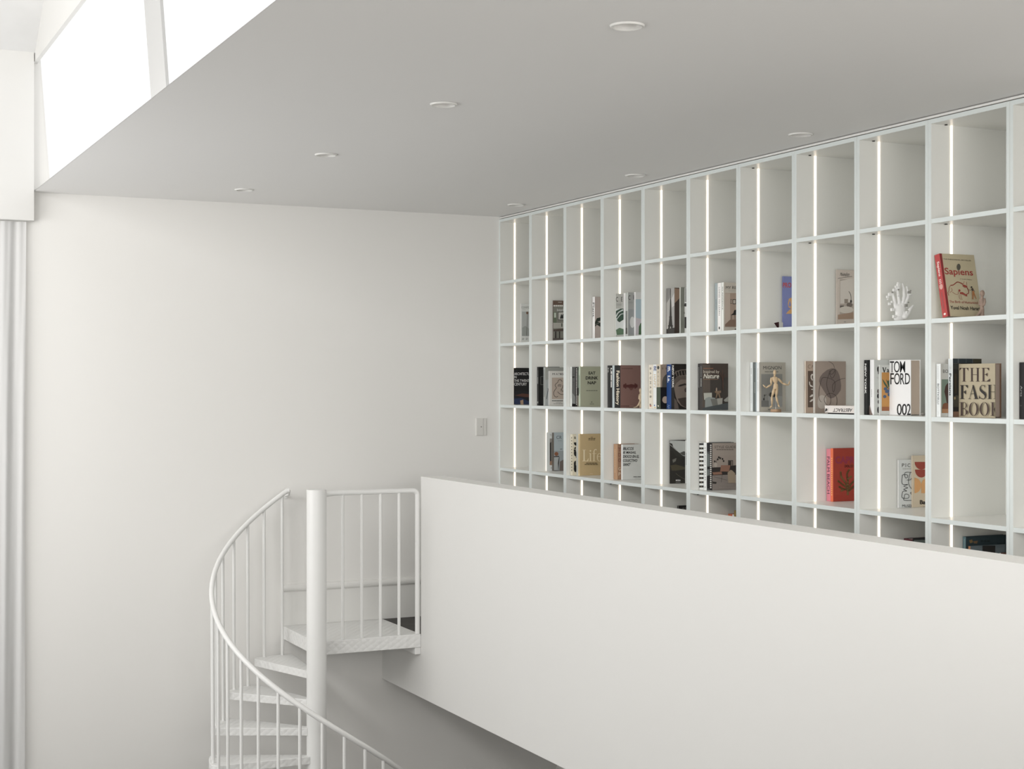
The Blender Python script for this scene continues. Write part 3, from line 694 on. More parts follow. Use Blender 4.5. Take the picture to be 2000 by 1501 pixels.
def a(S, C):
    S.vdash(626, 895, 1000, 5, GR, 9, .35); S.vdash(626, 1010, 1090, 6, LG, 6, .25)
    C.R(640, 1000, 882, 1318, (64, 58, 54)); C.R(640, 880, 712, 1318, (92, 82, 74)); C.dash(648, 742, 915, 7, (150, 100, 70), 8, .2); C.T('Inspired by', 648, 932, 798, 968, (206, 196, 180)); C.T('Nature', 648, 966, 796, 1010, (226, 218, 204), bold=.015, shear=.25); C.dash(648, 790, 1020, 4, (160, 120, 90), 12, .2)
    C.P([(650, 1148), (728, 1145), (730, 1210), (655, 1212)], (176, 176, 166)); C.P([(665, 1200), (700, 1185), (760, 1195), (770, 1250), (700, 1300), (662, 1298)], (140, 146, 144)); C.P([(716, 1205), (800, 1200), (800, 1280), (740, 1290)], (112, 112, 106)); C.P([(776, 1200), (830, 1195), (826, 1262), (786, 1270)], (156, 154, 146))
    C.P([(755, 1130), (815, 1125), (815, 1145), (800, 1150), (812, 1195), (800, 1195), (786, 1155), (772, 1195), (762, 1195), (772, 1150), (756, 1145)], (128, 104, 82)); C.E(772, 1115, 7, 18, (160, 140, 120)); C.P([(840, 1215), (882, 1180), (882, 1230), (850, 1230)], (150, 150, 144)); C.P([(640, 1290), (882, 1240), (882, 1318), (640, 1318)], (74, 80, 82))
    for x, y in ((810, 960), (830, 930), (850, 970), (838, 1010)): C.L([(835, 1120), (832, 1040), (x, y)], 4, (96, 64, 50))
book(5, 3, 'F3', 613, 640, 868, (72, 60, 54), (56, 52, 50), 'dark brown book with a still life of stool and linen', uc=882, art=a)
def a(S, C): S.vdash(316, 330, 470, 16, LG, 6, .3); S.vdash(312, 520, 1130, 12, (190, 194, 194), 16)
book(6, 3, 'G7', 290, 350, 198, (200, 204, 202), (208, 214, 214), 'white spine left of the slate grey spine', art=a)
def a(S, C): S.R(416, 198, 440, 1325, (150, 162, 166)); S.vdash(395, 650, 900, 14, (150, 156, 150), 8, .4); S.vdash(398, 240, 330, 10, (140, 146, 142), 4)
book(6, 3, 'G7', 350, 440, 197, (92, 98, 92), (88, 94, 92), 'slate grey spine between two white spines', art=a)
def a(S, C):
    S.vdash(462, 340, 600, 13, LG, 8, .35); S.vdash(460, 640, 860, 8, LG, 8)
    C.T('MIGNON', 585, 284, 995, 358, (52, 52, 50)); C.dash(622, 940, 412, 20, (120, 118, 112), 3, .12); C.R(541, 463, 1016, 1202, (132, 132, 128)); C.R(700, 960, 1016, 1202, (146, 146, 144)); C.R(541, 1060, 712, 1202, (110, 110, 108))
    k = (48, 48, 46); C.E(757, 930, 32, 55, k); C.E(830, 945, 24, 42, k); C.E(600, 1030, 18, 28, k); C.L([(605, 1010), (615, 920), (606, 960), (655, 925)], 9, k); C.L([(708, 900), (712, 950)], 4, k); C.dash(695, 845, 1262, 20, (110, 106, 100), 2, .15)
book(6, 3, 'G7', 440, 496, 198, (170, 165, 153), (218, 222, 222), 'beige book with a grey flower picture, behind the wooden mannequin', uc=1090, art=a)
def a(S, C):
    S.vdash(135, 520, 840, 5, (90, 84, 76), 10, .5); g = (56, 50, 46); C.L([(275, 262), (235, 258), (212, 296), (232, 332), (268, 326)], 6, g); C.L([(290, 332), (312, 262), (330, 332)], 6, g, False); C.R(207, 392, 420, 1212, (86, 70, 60)); w_ = (192, 186, 178)
    C.P([(268, 500), (290, 462), (340, 460), (340, 500), (300, 490), (292, 540), (320, 600), (300, 610), (272, 560)], w_); C.P([(232, 630), (252, 640), (260, 700), (320, 740), (320, 760), (262, 745), (236, 690)], w_); C.P([(280, 800), (340, 795), (340, 818), (282, 818)], w_); C.P([(246, 970), (290, 925), (340, 920), (310, 970), (260, 985)], w_); C.P([(240, 1090), (280, 1040), (340, 1015), (340, 1040), (280, 1090)], w_)
book(7, 3, 'G8', 130, 157, 172, (168, 146, 128), (200, 188, 172), 'tan book with white leaf shapes on dark brown', art=a)
def a(S, C):
    S.vdash(338, 560, 1000, 8, (80, 76, 72), 18, .4); k = (52, 46, 44)
    B = [(740, 335), (820, 335), (880, 400), (920, 500), (945, 620), (958, 730), (945, 830), (880, 920), (800, 990), (720, 1015), (650, 970), (590, 880), (530, 780), (480, 700), (458, 620), (480, 530), (540, 450), (640, 370)]
    C.P(B, (114, 100, 94)); C.P([(430, 1060), (450, 970), (510, 935), (580, 950), (625, 1030), (620, 1150), (570, 1235), (500, 1245), (440, 1210), (425, 1140)], (178, 168, 158))
    C.L([(645, 162), (720, 200), (780, 250), (805, 320)], 8, k)
    C.L([(820, 365), (770, 360), (720, 395), (710, 450), (745, 468), (790, 430), (825, 370), (822, 440), (790, 520), (745, 555), (712, 500), (690, 430), (710, 385)], 8, k)
    C.L([(690, 440), (660, 530), (636, 620), (632, 720), (660, 830), (700, 920), (722, 1010), (718, 1110), (680, 1170), (630, 1150), (585, 1090), (575, 1020), (610, 950), (680, 905), (760, 905), (830, 945), (862, 1020), (865, 1100), (850, 1170)], 8, k)
    C.L([(510, 1095), (470, 1040), (455, 930), (465, 800), (490, 680), (510, 590), (555, 540), (640, 545), (730, 575), (800, 620), (820, 700), (805, 820), (782, 872), (765, 830), (762, 730), (790, 670), (860, 620), (960, 575), (1048, 558)], 8, k)
book(7, 3, 'G8', 322, 370, 172, (156, 140, 128), (192, 188, 180), 'taupe book with blobs and a one-line drawing of a figure', uc=1062, art=a)
def a(S, C): S.T('NEW YORK', 95, 213, 128, 846, (222, 222, 218), 90, bold=.02); C.P([(190, 1100), (215, 1060), (215, 1300), (190, 1300)], (120, 100, 92))
book(8, 3, 'G3', 86, 148, 136, (20, 20, 20), (22, 22, 22), 'black spine with white capitals running down, left of the white slipcase', art=a)
def a(S, C):
    S.vdash(238, 750, 920, 14, LG, 5, .3); S.P([(206, 1300), (210, 1100), (225, 1180), (240, 1230), (262, 1300)], (120, 104, 96))
    C.E(378, 330, 24, 60, (52, 50, 50)); C.R(372, 370, 400, 430, (80, 78, 78)); C.dash(344, 384, 508, 22, LG, 3); C.E(382, 790, 26, 45, (96, 84, 84)); C.E(380, 890, 26, 50, (46, 44, 48)); C.E(386, 1010, 18, 40, (60, 56, 58)); C.E(384, 1180, 26, 66, (52, 50, 54))
book(8, 3, 'G3', 206, 291, 130, (188, 192, 188), (220, 224, 223), 'white spine next to a black spine, dark blooms on its cover', art=a)
def a(S, C):
    k = (38, 38, 36); C.P([(456, 290), (500, 290), (492, 298), (508, 360), (530, 298), (520, 290), (548, 290), (512, 396), (496, 396), (470, 300)], k); C.T('a', 558, 324, 608, 394, k, bold=.02)
    C.R(452, 396, 760, 1200, (186, 130, 48)); C.R(452, 1115, 760, 1200, (150, 88, 46)); gn = (58, 84, 60); bl = (66, 88, 120)
    C.P([(460, 530), (490, 560), (560, 660), (600, 740), (560, 720), (500, 640)], gn); C.P([(545, 540), (580, 580), (640, 520), (640, 720), (590, 700)], gn)
    for x, y, r in ((530, 740, 36), (575, 790, 40), (515, 900, 34), (610, 860, 36), (545, 800, 26), (640, 740, 40)): C.E(x, y, r, r, bl, n=12)
book(8, 3, 'G3', 389, 410, 236, (196, 199, 194), (214, 216, 212), 'white book with blue flowers on an ochre picture, half behind the slipcase', art=a)
def a(S, C):
    k = (28, 29, 31)
    for ch, x0, x1, y0, y1 in (('T', 622, 712, 162, 398), ('O', 706, 826, 158, 400), ('M', 832, 942, 162, 396), ('F', 632, 706, 412, 644), ('O', 712, 830, 408, 650), ('R', 838, 926, 412, 646), ('D', 938, 1042, 412, 644), ('0', 768, 868, 1050, 1290), ('0', 872, 974, 1052, 1292), ('2', 976, 1056, 1052, 1290)): S.T(ch, x0, y0, x1, y1, k, bold=.004)
book(8, 3, 'G3', 612, 1060, 130, (214, 217, 215), (224, 227, 226), 'white slipcase book with huge black capitals and a number', art=a, mode='front', uc=1272, pages=M_pages)
def a(S, C): S.vdash(130, 270, 540, 12, (186, 190, 190), 8, .4); S.T('BOTTICELLI', 114, 632, 150, 1056, (70, 74, 76), 90); S.vdash(132, 1210, 1300, 10, (190, 194, 194), 5); C.T('BO', 234, 336, 340, 406, (60, 58, 56)); C.R(206, 540, 420, 1246, (104, 122, 106)); C.P([(330, 620), (285, 680), (262, 800), (290, 920), (310, 1040), (420, 1060), (420, 620)], (66, 44, 36)); C.P([(214, 1140), (235, 1060), (280, 1030), (420, 1060), (420, 1246), (214, 1246)], (112, 66, 38)); C.R(214, 1160, 420, 1246, (150, 106, 66))
book(9, 3, 'G4', 96, 184, 214, (176, 176, 170), (214, 218, 218), 'white spine with small spaced capitals, leftmost on its shelf', art=a)
def a(S, C):
    S.T('Persians', 364, 418, 405, 882, (30, 31, 33), 90, bold=.02); S.L([(370, 275), (385, 320)], 6, LG, False); S.L([(398, 275), (398, 320)], 6, LG, False)
    C.R(447, 106, 1040, 200, (40, 50, 56)); C.R(862, 106, 1040, 200, (56, 52, 36))
    for x in (545, 560, 715, 852): C.R(x, 110, x + 6, 198, (100, 110, 112))
    C.R(447, 205, 600, 215, (70, 74, 72)); C.R(447, 225, 600, 330, (44, 48, 46)); C.R(470, 420, 520, 840, (52, 46, 34)); C.P([(447, 900), (520, 870), (600, 900), (600, 1120), (447, 1120)], (60, 58, 48)); C.E(482, 935, 18, 30, (140, 122, 84)); C.R(447, 1216, 600, 1356, (112, 84, 64))
book(9, 3, 'G4', 344, 440, 106, (34, 34, 32), (206, 212, 213), 'tall pale spine with bold black lettering and dark cover', uc=1040, art=a)
def a(S, C):
    b = (64, 48, 42); k = (38, 34, 32)
    def T_(x0, x1, y0, y1, c):
        w_ = x1 - x0; m = (x0 + x1) / 2; S.R(x0, y0, x1, y0 + 10, c); S.P([(x0, y0 + 60), (x0, y0 + 8), (x0 + 40, y0 + 8)], c); S.P([(x1, y0 + 68), (x1, y0 + 8), (x1 - 40, y0 + 8)], c); S.R(m - 20, y0, m + 22, y1, c); S.R(m - 46, y1 - 8, m + 46, y1, c)
    def stem(x0, x1, y0, y1, c): S.R(x0, y0, x1, y1, c); S.R(x0 - 24, y0, x1 + 24, y0 + 8, c); S.R(x0 - 24, y1 - 8, x1 + 24, y1, c)
    T_(580, 768, 300, 588, b); stem(820, 856, 300, 586, b); stem(942, 978, 300, 586, b); S.R(856, 440, 942, 448, b)
    stem(1062, 1096, 300, 586, b); S.R(1096, 300, 1192, 308, b); S.P([(1150, 304), (1194, 304), (1194, 358)], b); S.R(1096, 436, 1140, 444, b); S.P([(1116, 440), (1162, 404), (1162, 478)], b); S.R(1096, 578, 1212, 586, b); S.P([(1140, 584), (1214, 584), (1214, 526)], b)
    stem(612, 654, 662, 952, k); S.R(654, 662, 748, 670, k); S.P([(700, 666), (750, 666), (750, 728)], k); S.R(654, 800, 690, 808, k); S.P([(668, 804), (710, 762), (710, 860)], k)
    S.P([(862, 655), (872, 668), (790, 948), (782, 946)], k); S.P([(848, 670), (870, 655), (955, 950), (902, 950)], k); S.R(815, 840, 906, 848, k); S.R(762, 942, 810, 952, k); S.R(880, 942, 976, 952, k)
    S.P([(1112, 700), (1112, 735), (1098, 690), (1070, 668), (1040, 672), (1022, 700), (1026, 740), (1060, 772), (1110, 805), (1134, 845), (1136, 895), (1118, 935), (1080, 958), (1040, 952), (1008, 925), (1080, 948), (1104, 925), (1108, 890), (1080, 850), (1030, 810), (1002, 775), (996, 730), (1012, 685), (1046, 658), (1090, 664)], k); S.P([(986, 940), (986, 862), (1004, 912), (1030, 938)], k); S.P([(1100, 660), (1112, 660), (1112, 720)], k)
    stem(1186, 1226, 654, 952, k); S.R(1226, 798, 1322, 806, k); S.R(1286, 654, 1322, 662, k); S.R(1314, 654, 1323, 952, k); S.R(1290, 944, 1322, 952, k)
    def ring(cx, cy, rx, ry, ix, iy, c):
        n = 24
        for i in range(n):
            a0, a1 = 2 * math.pi * i / n, 2 * math.pi * (i + 1) / n
            S.P([(cx + rx * math.cos(a0), cy + ry * math.sin(a0)), (cx + rx * math.cos(a1), cy + ry * math.sin(a1)), (cx + ix * math.cos(a1), cy + iy * math.sin(a1)), (cx + ix * math.cos(a0), cy + iy * math.sin(a0))], c); S.k -= 1
        S.k += 1
    stem(604, 642, 1020, 1302, b)
    for y0, y1, x in ((1020, 1152, 732), (1152, 1304, 750)):
        S.R(642, y0, 690, y0 + 8, b); S.R(642, y1 - 8, 690, y1, b); m = (y0 + y1) / 2; h_ = (y1 - y0) / 2
        S.P([(686, y0), (715, y0 + h_ * .3), (x, m - h_ * .2), (x, m + h_ * .2), (715, y1 - h_ * .3), (686, y1), (704, m + h_ * .5), (708, m), (704, m - h_ * .5)], b)
    ring(872, 1162, 98, 144, 60, 138, b); ring(1098, 1162, 98, 144, 60, 138, b)
    stem(1252, 1288, 1020, 1304, b); S.P([(1294, 1165), (1322, 1120), (1322, 1240)], b)
book(9, 3, 'G4', 565, 1326, 206, (150, 138, 112), (166, 154, 126), 'tan book with huge serif capitals filling its front cover', art=a, mode='front', uc=1455, pages=principled('pinkish_paper_pages', (.50, .40, .345), .8), back=(116, 88, 66))
def a(S, C): S.T('Arts', 1852, 672, 1892, 900, (150, 152, 150), 90); S.dash(1850, 1890, 1090, 20, (70, 70, 70))
book(10, 3, 'G4', 1835, 1945, 184, (24, 24, 25), (24, 24, 25), 'black spine at the right edge with thin grey lettering', art=a)
# --- fourth shelf
def a(S, C): C.T('TI', 758, 184, 782, 208, GR); C.R(757, 240, 800, 585, (150, 146, 140)); C.P([(760, 300), (778, 280), (778, 580), (762, 560)], (56, 54, 52)); C.P([(757, 540), (800, 520), (800, 585), (757, 585)], (160, 128, 104)); C.dash(775, 786, 622, 8, DK)
book(1, 4, 'F2', 714, 721, 160, (214, 218, 217), W, 'white magazine with a tall dark doorway, behind the light blue one', art=a)
def a(S, C):
    C.T('CR', 845, 204, 914, 246, (80, 88, 92)); C.dash(868, 918, 270, 5, (120, 126, 128), 3); C.R(813, 400, 960, 690, (150, 158, 162)); C.E(845, 440, 26, 26, (140, 88, 58)); C.P([(813, 470), (880, 465), (880, 478), (813, 482)], (60, 56, 54)); C.R(816, 482, 864, 650, (168, 172, 172)); C.P([(864, 560), (880, 480), (885, 480), (872, 650)], (56, 54, 52)); C.P([(890, 540), (960, 500), (960, 690), (885, 690)], (112, 100, 94)); C.R(813, 655, 880, 690, (78, 66, 58)); C.L([(892, 378), (920, 375)], 5, DK)
book(1, 4, 'F2', 788, 813, 164, (168, 180, 186), (92, 86, 78), 'light blue magazine with a room scene and brown spine', art=a)
def a(S, C):
    S.vdash(1043, 220, 680, 6, K, 12, .45); k = (26, 26, 26); C.T('B', 1078, 215, 1098, 246, k, bold=.02)
    for y, a0, a1 in ((290, 0, 180), (390, 90, 270), (430, 90, 270), (450, -90, 90), (570, 90, 270), (590, 0, 180)): C.E(1098, y, 26, 42, k, a0, a1)
    C.E(1092, 632, 20, 45, k); C.R(1072, 375, 1102, 380, (206, 196, 172))
book(2, 4, 'F2', 1026, 1056, 186, (204, 196, 172), (206, 198, 176), 'cream book with black quarter circles, left of the golden tan one', art=a)
book(2, 4, 'F2', 1104, 1128, 184, (150, 152, 146), (178, 180, 174), 'thin grey white spine beside the golden tan cover')
def a(S, C):
    S.vdash(1140, 200, 700, 4, (150, 130, 92), 30); k = (96, 80, 50); C.dash(1292, 1322, 222, 8, k, 2); C.dash(1262, 1356, 240, 10, k, 3, .12); C.dash(1260, 1352, 256, 8, k, 3, .12)
    c = (226, 206, 166); C.R(1196, 385, 1216, 532, c); C.R(1184, 385, 1228, 391, c); C.R(1184, 528, 1260, 536, c); C.P([(1240, 532), (1262, 532), (1264, 490)], c); C.R(1280, 430, 1296, 535, c); C.R(1270, 430, 1296, 436, c); C.R(1272, 529, 1306, 535, c); C.E(1288, 400, 11, 11, c)
    C.R(1326, 400, 1342, 535, c); C.P([(1326, 410), (1336, 382), (1358, 374), (1372, 384), (1368, 396), (1352, 388), (1342, 402)], c); C.R(1312, 432, 1364, 438, c); C.R(1316, 529, 1354, 535, c)
    n = 20; cx, cy = 1404, 484
    for i in range(n):
        a0, a1 = math.radians(40 + 315 * i / n), math.radians(40 + 315 * (i + 1) / n); C.P([(cx + 32 * math.cos(a0), cy + 54 * math.sin(a0)), (cx + 32 * math.cos(a1), cy + 54 * math.sin(a1)), (cx + 19 * math.cos(a1), cy + 47 * math.sin(a1)), (cx + 19 * math.cos(a0), cy + 47 * math.sin(a0))], c); C.k -= 1
    C.k += 1; C.R(1386, 470, 1432, 477, c)
    C.dash(1232, 1380, 560, 9, k, 4, .1); C.dash(1212, 1388, 577, 9, k, 5, .1); C.dash(1280, 1330, 695, 5, (206, 186, 150))
book(2, 4, 'F2', 1129, 1150, 182, (190, 164, 114), (206, 186, 140), 'golden tan book with a large pale serif title', uc=1436, art=a)
def a(S, C):
    S.vdash(1608, 380, 690, 7, (206, 176, 140), 14, .4); c = (110, 48, 40); C.T('T', 1648, 360, 1684, 408, c); C.T('D', 1652, 430, 1685, 472, c); C.T('O', 1650, 500, 1684, 545, c); g = (206, 184, 154); C.T('G', 1652, 612, 1684, 655, g); C.T('P', 1654, 680, 1682, 724, g)
book(3, 4, 'F2', 1590, 1642, 314, (148, 110, 80), (172, 132, 96), 'caramel brown book with dark red capitals, behind the white one', art=a)
def a(S, C):
    k = (30, 30, 30)
    for tx, x1, y0, y1 in (('IBLICOS', 1852, 352, 390), ('IE MASAS,', 1880, 405, 442), ('DIOCO EN EL', 1921, 455, 492), ('COLECTIVO', 1898, 508, 544), ('XANO"', 1810, 558, 596)): C.T(tx, 1712, y0, x1, y1, k, bold=.025, shear=.2)
    C.dash(1848, 1950, 738, 10, (100, 100, 98), 2, .1); C.dash(1870, 1950, 752, 4, LG)
book(3, 4, 'F2', 1688, 1708, 318, (204, 206, 203), (216, 220, 219), 'white book with five lines of bold slanted capitals', art=a)
def a(S, C):
    C.R(513, 296, 790, 980, (44, 42, 38)); C.P([(513, 298), (790, 306), (790, 540), (690, 520), (640, 530), (600, 500), (560, 450), (513, 440)], (186, 190, 188)); C.P([(513, 335), (548, 345), (560, 390), (700, 520), (790, 530), (790, 560), (680, 540), (600, 530), (560, 450), (513, 450)], (52, 50, 46))
    for d in (0, 14): C.L([(513, 358 + d), (600, 435 + d), (720, 525 + d)], 4, (210, 212, 208) if d == 0 else (60, 60, 58), False)
    C.P([(660, 480), (720, 455), (790, 470), (790, 520), (700, 515)], (80, 80, 76)); C.P([(550, 580), (610, 555), (600, 600), (560, 625)], (110, 108, 100)); C.P([(520, 665), (600, 650), (740, 690), (740, 720), (600, 740), (540, 740)], (74, 68, 50)); C.L([(600, 780), (650, 820), (735, 870)], 3, (120, 112, 96)); C.T('MODA', 600, 870, 670, 895, (226, 226, 222), bold=.03); C.dash(600, 668, 913, 4, (170, 170, 166), 4)
book(4, 4, 'F4', 508, 513, 294, (60, 58, 54), (70, 68, 64), 'dark landscape magazine with white sky and diagonal cables', uc=745, art=a)
def a(S, C): S.vdash(752, 480, 660, 8, (80, 82, 82), 12, .35); S.vdash(752, 820, 910, 5, LG, 6)
book(4, 4, 'F4', 736, 772, 300, (196, 198, 194), (206, 209, 206), 'white spine right of the dark landscape magazine', art=a)
def a(S, C):
    for i in range(11): S.R(944, 338 + i * 62, 1006, 338 + i * 62 + 29, (30, 30, 30))
    for i in range(10): S.R(968, 408 + i * 62, 982, 420 + i * 62, (120, 108, 76))
book(5, 4, 'F4', 945, 1006, 332, (60, 60, 60), (212, 214, 210), 'black and white striped spine', art=a)
def a(S, C):
    S.T('STUDIO CALM', 1020, 396, 1038, 880, (108, 110, 110), 90); S.R(1020, 970, 1036, 1000, LG); C.R(1054, 340, 1120, 460, (60, 60, 62)); C.P([(1054, 480), (1120, 520), (1120, 800), (1054, 820)], (120, 128, 126)); C.P([(1054, 820), (1120, 800), (1120, 1000), (1054, 1000)], (56, 56, 56)); C.R(1060, 680, 1120, 720, (50, 50, 50))
book(5, 4, 'F4', 1008, 1053, 330, (90, 94, 94), (216, 219, 216), 'white spine next to the striped one, grey lettering running down', art=a)
def a(S, C):
    S.vdash(1112, 360, 1010, 20, (196, 192, 184), 22, .4); C.T('STYLE GUIDE', 1168, 376, 1482, 412, (74, 68, 62)); C.dash(1195, 1450, 432, 10, (96, 88, 80), 7, .12); C.R(1133, 520, 1560, 920, (158, 144, 134))
    k = (48, 44, 42); C.L([(1190, 650), (1195, 600), (1230, 545), (1280, 560)], 5, k); C.L([(1200, 620), (1165, 600)], 5, k)
    for x, y in ((1230, 545), (1285, 570), (1300, 600), (1215, 575), (1170, 605), (1250, 560)): C.E(x, y, 13, 16, k, n=8)
    C.E(1183, 655, 22, 36, (176, 166, 156)); C.R(1366, 588, 1438, 690, k); C.R(1374, 598, 1430, 682, (128, 116, 108)); C.R(1376, 600, 1410, 680, k); C.P([(1133, 695), (1260, 690), (1490, 660), (1490, 800), (1133, 810)], (50, 44, 42)); C.P([(1262, 662), (1400, 660), (1380, 755), (1250, 752)], (146, 104, 84)); C.P([(1134, 765), (1270, 755), (1280, 795), (1150, 800)], (140, 100, 80))
    C.P([(1358, 770), (1400, 730), (1425, 735), (1470, 780), (1465, 920), (1370, 920)], (158, 140, 118)); C.P([(1133, 810), (1360, 800), (1370, 925), (1560, 925), (1560, 1030), (1133, 1030)], (132, 122, 116)); C.P([(1135, 900), (1200, 908), (1190, 935), (1140, 930)], k); C.L([(1160, 830), (1350, 880)], 4, k, False); C.L([(1280, 800), (1265, 910)], 4, k, False); C.dash(1240, 1480, 985, 12, (150, 140, 132), 10, .4)
book(5, 4, 'F4', 1098, 1134, 340, (160, 147, 137), (34, 32, 31), 'beige style guide with a leather chair scene and black spine', art=a)
def a(S, C): S.T('PALM BEACH', 1097, 446, 1128, 900, (66, 44, 70), 90)
book(7, 4, 'F6', 1090, 1139, 352, (196, 112, 124), (216, 122, 140), 'pink spine with dark capitals beside the orange-red cover', art=a)
def a(S, C):
    S.vdash(1154, 460, 930, 10, (232, 170, 90), 18, .4); C.T('CAPR', 1196, 442, 1436, 532, (150, 34, 66), bold=.04); C.T('DOLCE V', 1312, 546, 1440, 578, (50, 18, 16), bold=.02); g = (120, 84, 34)
    C.P([(1335, 915), (1340, 850), (1360, 850), (1365, 915)], g)
    for pts in ([(1350, 870), (1330, 780), (1275, 700), (1262, 630)], [(1350, 860), (1350, 740), (1340, 660), (1372, 600)], [(1345, 830), (1280, 780), (1228, 740)], [(1348, 850), (1290, 840), (1240, 810)], [(1352, 850), (1390, 780), (1430, 740)], [(1355, 870), (1400, 830), (1436, 800)], [(1300, 850), (1265, 865)], [(1310, 745), (1262, 690)], [(1352, 720), (1395, 685)]): C.L(pts, 22, g)
book(7, 4, 'F6', 1140, 1171, 346, (166, 44, 18), (222, 96, 40), 'bright orange-red book with a coral shape', art=a)
def a(S, C):
    k = (46, 46, 48)
    for ch, x0, x1 in (('P', 526, 550), ('I', 562, 568), ('C', 582, 610)): C.T(ch, x0, 438, x1, 474, k)
    C.dash(533, 620, 492, 8, LG, 4, .2); C.T('MUSEI', 530, 853, 620, 880, k); C.dash(545, 620, 895, 8, LG, 4, .2)
    C.L([(640, 530), (560, 530), (560, 580), (580, 580), (582, 555), (540, 552), (530, 570), (530, 645), (585, 650), (545, 668), (585, 684), (545, 700), (575, 716), (540, 720), (530, 740), (530, 785), (590, 788), (594, 755), (560, 748), (550, 780), (550, 810), (640, 810)], 5, k); C.L([(610, 530), (595, 600), (600, 660), (640, 720), (612, 735), (640, 765)], 5, k); C.L([(575, 605), (612, 602), (640, 560)], 5, k)
book(8, 4, 'F8', 482, 488, 403, (212, 216, 216), W, 'white book with a tangled black line drawing', art=a)
def a(S, C):
    r, o = (164, 62, 44), (226, 164, 92); C.E(722, 422, 68, 78, r, 0, 180); C.E(722, 500, 64, 80, r, 0, 180); C.E(653, 660, 68, 78, o, -90, 90); C.R(653, 582, 655, 738, o); C.P([(764, 588), (735, 610), (722, 640), (722, 738), (764, 738)], o); C.T('Ba', 708, 808, 764, 850, (30, 28, 26), bold=.03); C.dash(745, 764, 880, 10, (60, 54, 46), 2)
book(8, 4, 'F8', 622, 630, 360, (212, 196, 170), (206, 190, 166), 'cream book with brick red and orange half circles', uc=800, art=a)
# --- fifth shelf (tops only, behind the balustrade)
def a(S, C): C.L([(660, 1330), (636, 1330), (636, 1254)], 4, LG, False); C.T('LOS M', 690, 1285, 752, 1298, (150, 146, 140))
book(4, 5, 'F4', 620, 632, 1254, (36, 34, 34), (40, 38, 38), 'black book peeking over the balustrade with tiny pale title', art=a)
book(5, 5, 'F4', 1366, 1426, 1380, (190, 90, 50), (196, 96, 56), 'orange spine just showing above the balustrade')
book(5, 5, 'F4', 1428, 1452, 1384, (214, 208, 204), (220, 214, 210), 'white spine just showing above the balustrade')
book(5, 5, 'F4', 1454, 1482, 1326, (120, 100, 40), (130, 108, 44), 'mustard spine just showing above the balustrade')
book(8, 5, 'F8', 545, 632, 1206, (84, 40, 48), (92, 44, 52), 'dark wine red book low down behind the balustrade')
def a(S, C): C.R(646, 1210, 790, 1260, (110, 122, 118))
book(8, 5, 'F8', 633, 642, 1194, (40, 42, 44), (36, 36, 38), 'black edged grey green book low down behind the balustrade', art=a)
def a(S, C):
    S.vdash(1158, 1200, 1310, 8, (130, 150, 150), 7); C.R(1190, 1190, 1560, 1330, (46, 66, 74)); C.P([(1205, 1215), (1235, 1205), (1245, 1235), (1215, 1245)], (130, 104, 60)); C.P([(1245, 1225), (1295, 1218), (1285, 1248), (1255, 1245)], (120, 92, 60)); C.dash(1320, 1420, 1222, 16, (30, 44, 50), 3, .15)
book(9, 5, 'F8', 1142, 1172, 1180, (44, 64, 72), (84, 116, 126), 'large dark teal book low down with two small golden animals', uc=1578, art=a)
def a(S, C): C.R(1225, 1290, 1560, 1350, (110, 124, 132)); C.R(1340, 1268, 1470, 1350, (44, 42, 42))
book(9, 5, 'F8', 1197, 1219, 1275, (104, 118, 126), (176, 120, 76), 'blue grey book with orange spine, in front of the dark teal one', uc=1570, art=a)
book(9, 5, 'F8', 1514, 1524, 1342, (120, 84, 70), (206, 202, 196), 'thin white spine low down at the end of its shelf')
#ENDBOOKS#
# ------------------------------------------------------------------ other things on the shelves
def at(fr, x, y, F):                       # point seen at (x, y) of a measured crop, F metres in front of the eye
    f = FR[fr]; return CAM + ray(f[0] + x / f[2], f[1] + y / f[2]) * F
def remesh(o, vox, it=4):
    m = o.modifiers.new('skin', 'REMESH'); m.mode = 'VOXEL'; m.voxel_size = vox; m.use_smooth_shade = True
    s = o.modifiers.new('soft', 'SMOOTH'); s.factor = .5; s.iterations = it
